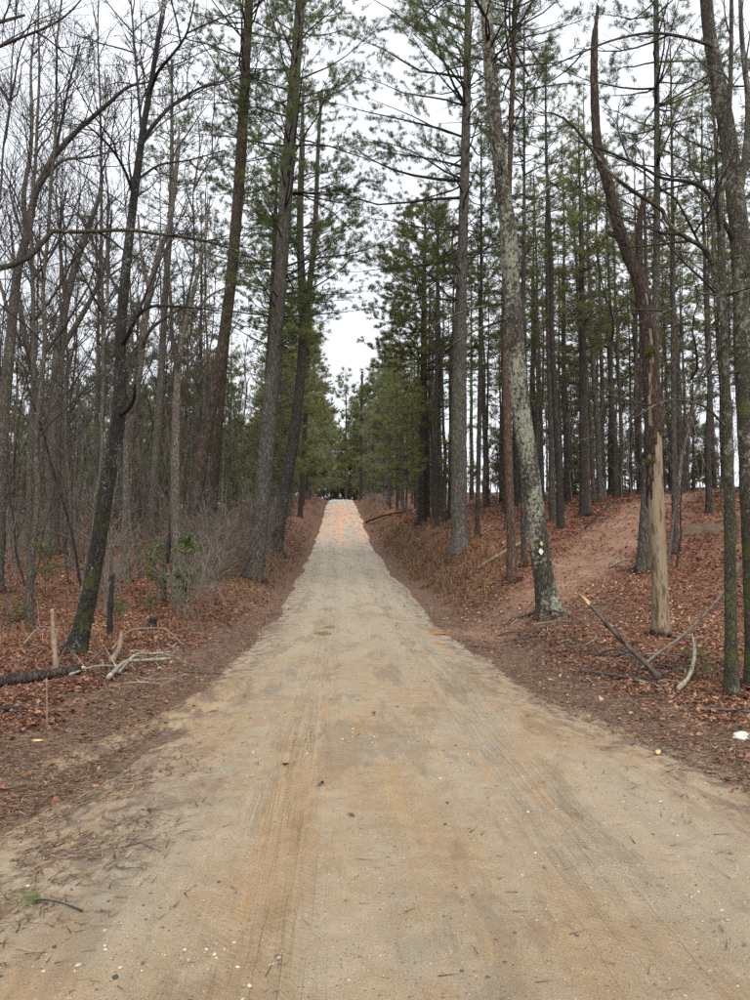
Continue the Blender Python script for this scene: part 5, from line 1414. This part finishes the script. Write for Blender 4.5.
evergreen('small green sprig beside the curved pale lichen branch', 706, 682, .3, .3, 12, .05, 'grass', 88, None, 'low_bush', cat='bush', dens=9)
evergreen('small green weed at the foot of the pale snag', 682, 664, .2, .3, 10, .045, 'grass', 89, None, 'low_bush', cat='bush', dens=9)

# ------------------------------------------------------------------ bark still clinging to the snag
def clinging_bark(root, line, seed):
    rng = np.random.default_rng(seed)
    L_ = spline(line, 150); P, R = L_[:, :3], L_[:, 3]; k = 26
    t = unit(np.gradient(P, axis=0)); a = unit(np.cross(t, np.array([1., 0, 0]))); b = np.cross(t, a)
    th = np.arange(k) * 2 * math.pi / k
    zz, tt = P[:, 2][:, None] + 0 * th, th[None] + 0 * P[:, 2][:, None]
    edge_ = 2.55 + 2.6 * fbm(np.cos(tt) * 1.3 + 4, np.sin(tt) * 1.3 + zz * .25, 4) + .9 * np.cos(tt * 1 + 2.2)
    gone = (zz < edge_) | ((fbm(np.cos(tt) * 2 + 9, np.sin(tt) * 2 + zz * .8, 4) > .17) & (zz < 6.2))
    thick = .016 + .012 * rng.random((len(P), k)) + .012 * fbm(tt * 3, zz * 5, 3)
    rad = np.maximum(R[:, None], .01) * 1.0 + np.where(R[:, None] > .03, thick, thick * .5)
    V = P[:, None] + rad[..., None] * (a[:, None] * np.cos(th)[:, None] + b[:, None] * np.sin(th)[:, None])
    Vi = P[:, None] + (R[:, None, None] * .97) * (a[:, None] * np.cos(th)[:, None] + b[:, None] * np.sin(th)[:, None])
    idx = np.arange(len(P) * k).reshape(len(P), k); n0 = len(P) * k
    Q = []
    keep = ~(gone[:-1] & gone[1:])
    for i in range(len(P) - 1):
        for j in range(k):
            j2 = (j + 1) % k
            if gone[i, j] or gone[i, j2]: continue
            q = (idx[i, j], idx[i, j2], idx[i + 1, j2], idx[i + 1, j]); Q.append(q)
            if i == 0 or gone[i - 1, j] or gone[i - 1, j2]: Q.append((q[1], q[0], q[0] + n0, q[1] + n0))
            if gone[i, (j - 1) % k]: Q.append((q[0], q[3], q[3] + n0, q[0] + n0))
            if gone[i, (j2 + 1) % k]: Q.append((q[2], q[1], q[1] + n0, q[2] + n0))
    g = Geo(); g.add(np.concatenate([V.reshape(-1, 3), Vi.reshape(-1, 3)]), Q)
    o = link('bark', g.mesh('bark', M['snag_bark'], False), root)
    o['label'] = 'dark bark clinging above the bare tan wood'
clinging_bark(snag_root, snag_l, 5)

# ------------------------------------------------------------------ trail markers on the leaning pine, moss on the snag
def marker(label, px, py, size, mat, d):
    c = at(px, py, d)
    o = thing('trail_marker', label, 'trail marker', c, 'diamond trail markers')
    o.rotation_euler = (math.radians(-6), math.radians(-8), 0)
    h = size
    V = np.array([(0, 0, -h), (h * .68, 0, 0), (0, 0, h), (-h * .68, 0, 0), (0, .012, -h), (h * .68, .012, 0), (0, .012, h), (-h * .68, .012, 0)])
    g = Geo(); g.add(V, [(0, 1, 2, 3), (7, 6, 5, 4), (1, 0, 4, 5), (2, 1, 5, 6), (3, 2, 6, 7), (0, 3, 7, 4)])
    link('plate', g.mesh('plate', M[mat], False), o)
    g = Geo(); tubes(g, np.array([(0, -.006, 0), (0, .06, 0)]), np.array([.006, .005]), 6, 0, None, 0, True); link('nail', g.mesh('nail', M['char']), o)
pb = ground_at(550, 616)
marker('white diamond marker nailed to the leaning lichen pine', 541, 551.5, .072, 'blaze_white', pb[1] - .262)
marker('small yellowish diamond marker above the white one', 541.5, 543.5, .055, 'blaze_yellow', pb[1] - .258)
def moss_pad(parent, loc, r, seed):
    rng = np.random.default_rng(seed); n = 140
    v = unit(rng.standard_normal((n, 3))); p = v * np.array(r) * rng.uniform(.6, 1, (n, 1))
    g = Geo(); needle_tufts(g, p, v, rng, 3, .035, .014, .5)
    o = link('moss_pad', g.mesh('moss_pad', M['moss'], False, True), parent, loc); o['kind'] = 'stuff'
moss_pad(snag_root, at(648.5, 462, snag_b[1] - .05) - snag_b, (.055, .05, .03), 1)
moss_pad(snag_root, at(650, 352, snag_b[1] - .12) - snag_b, (.05, .035, .03), 2)
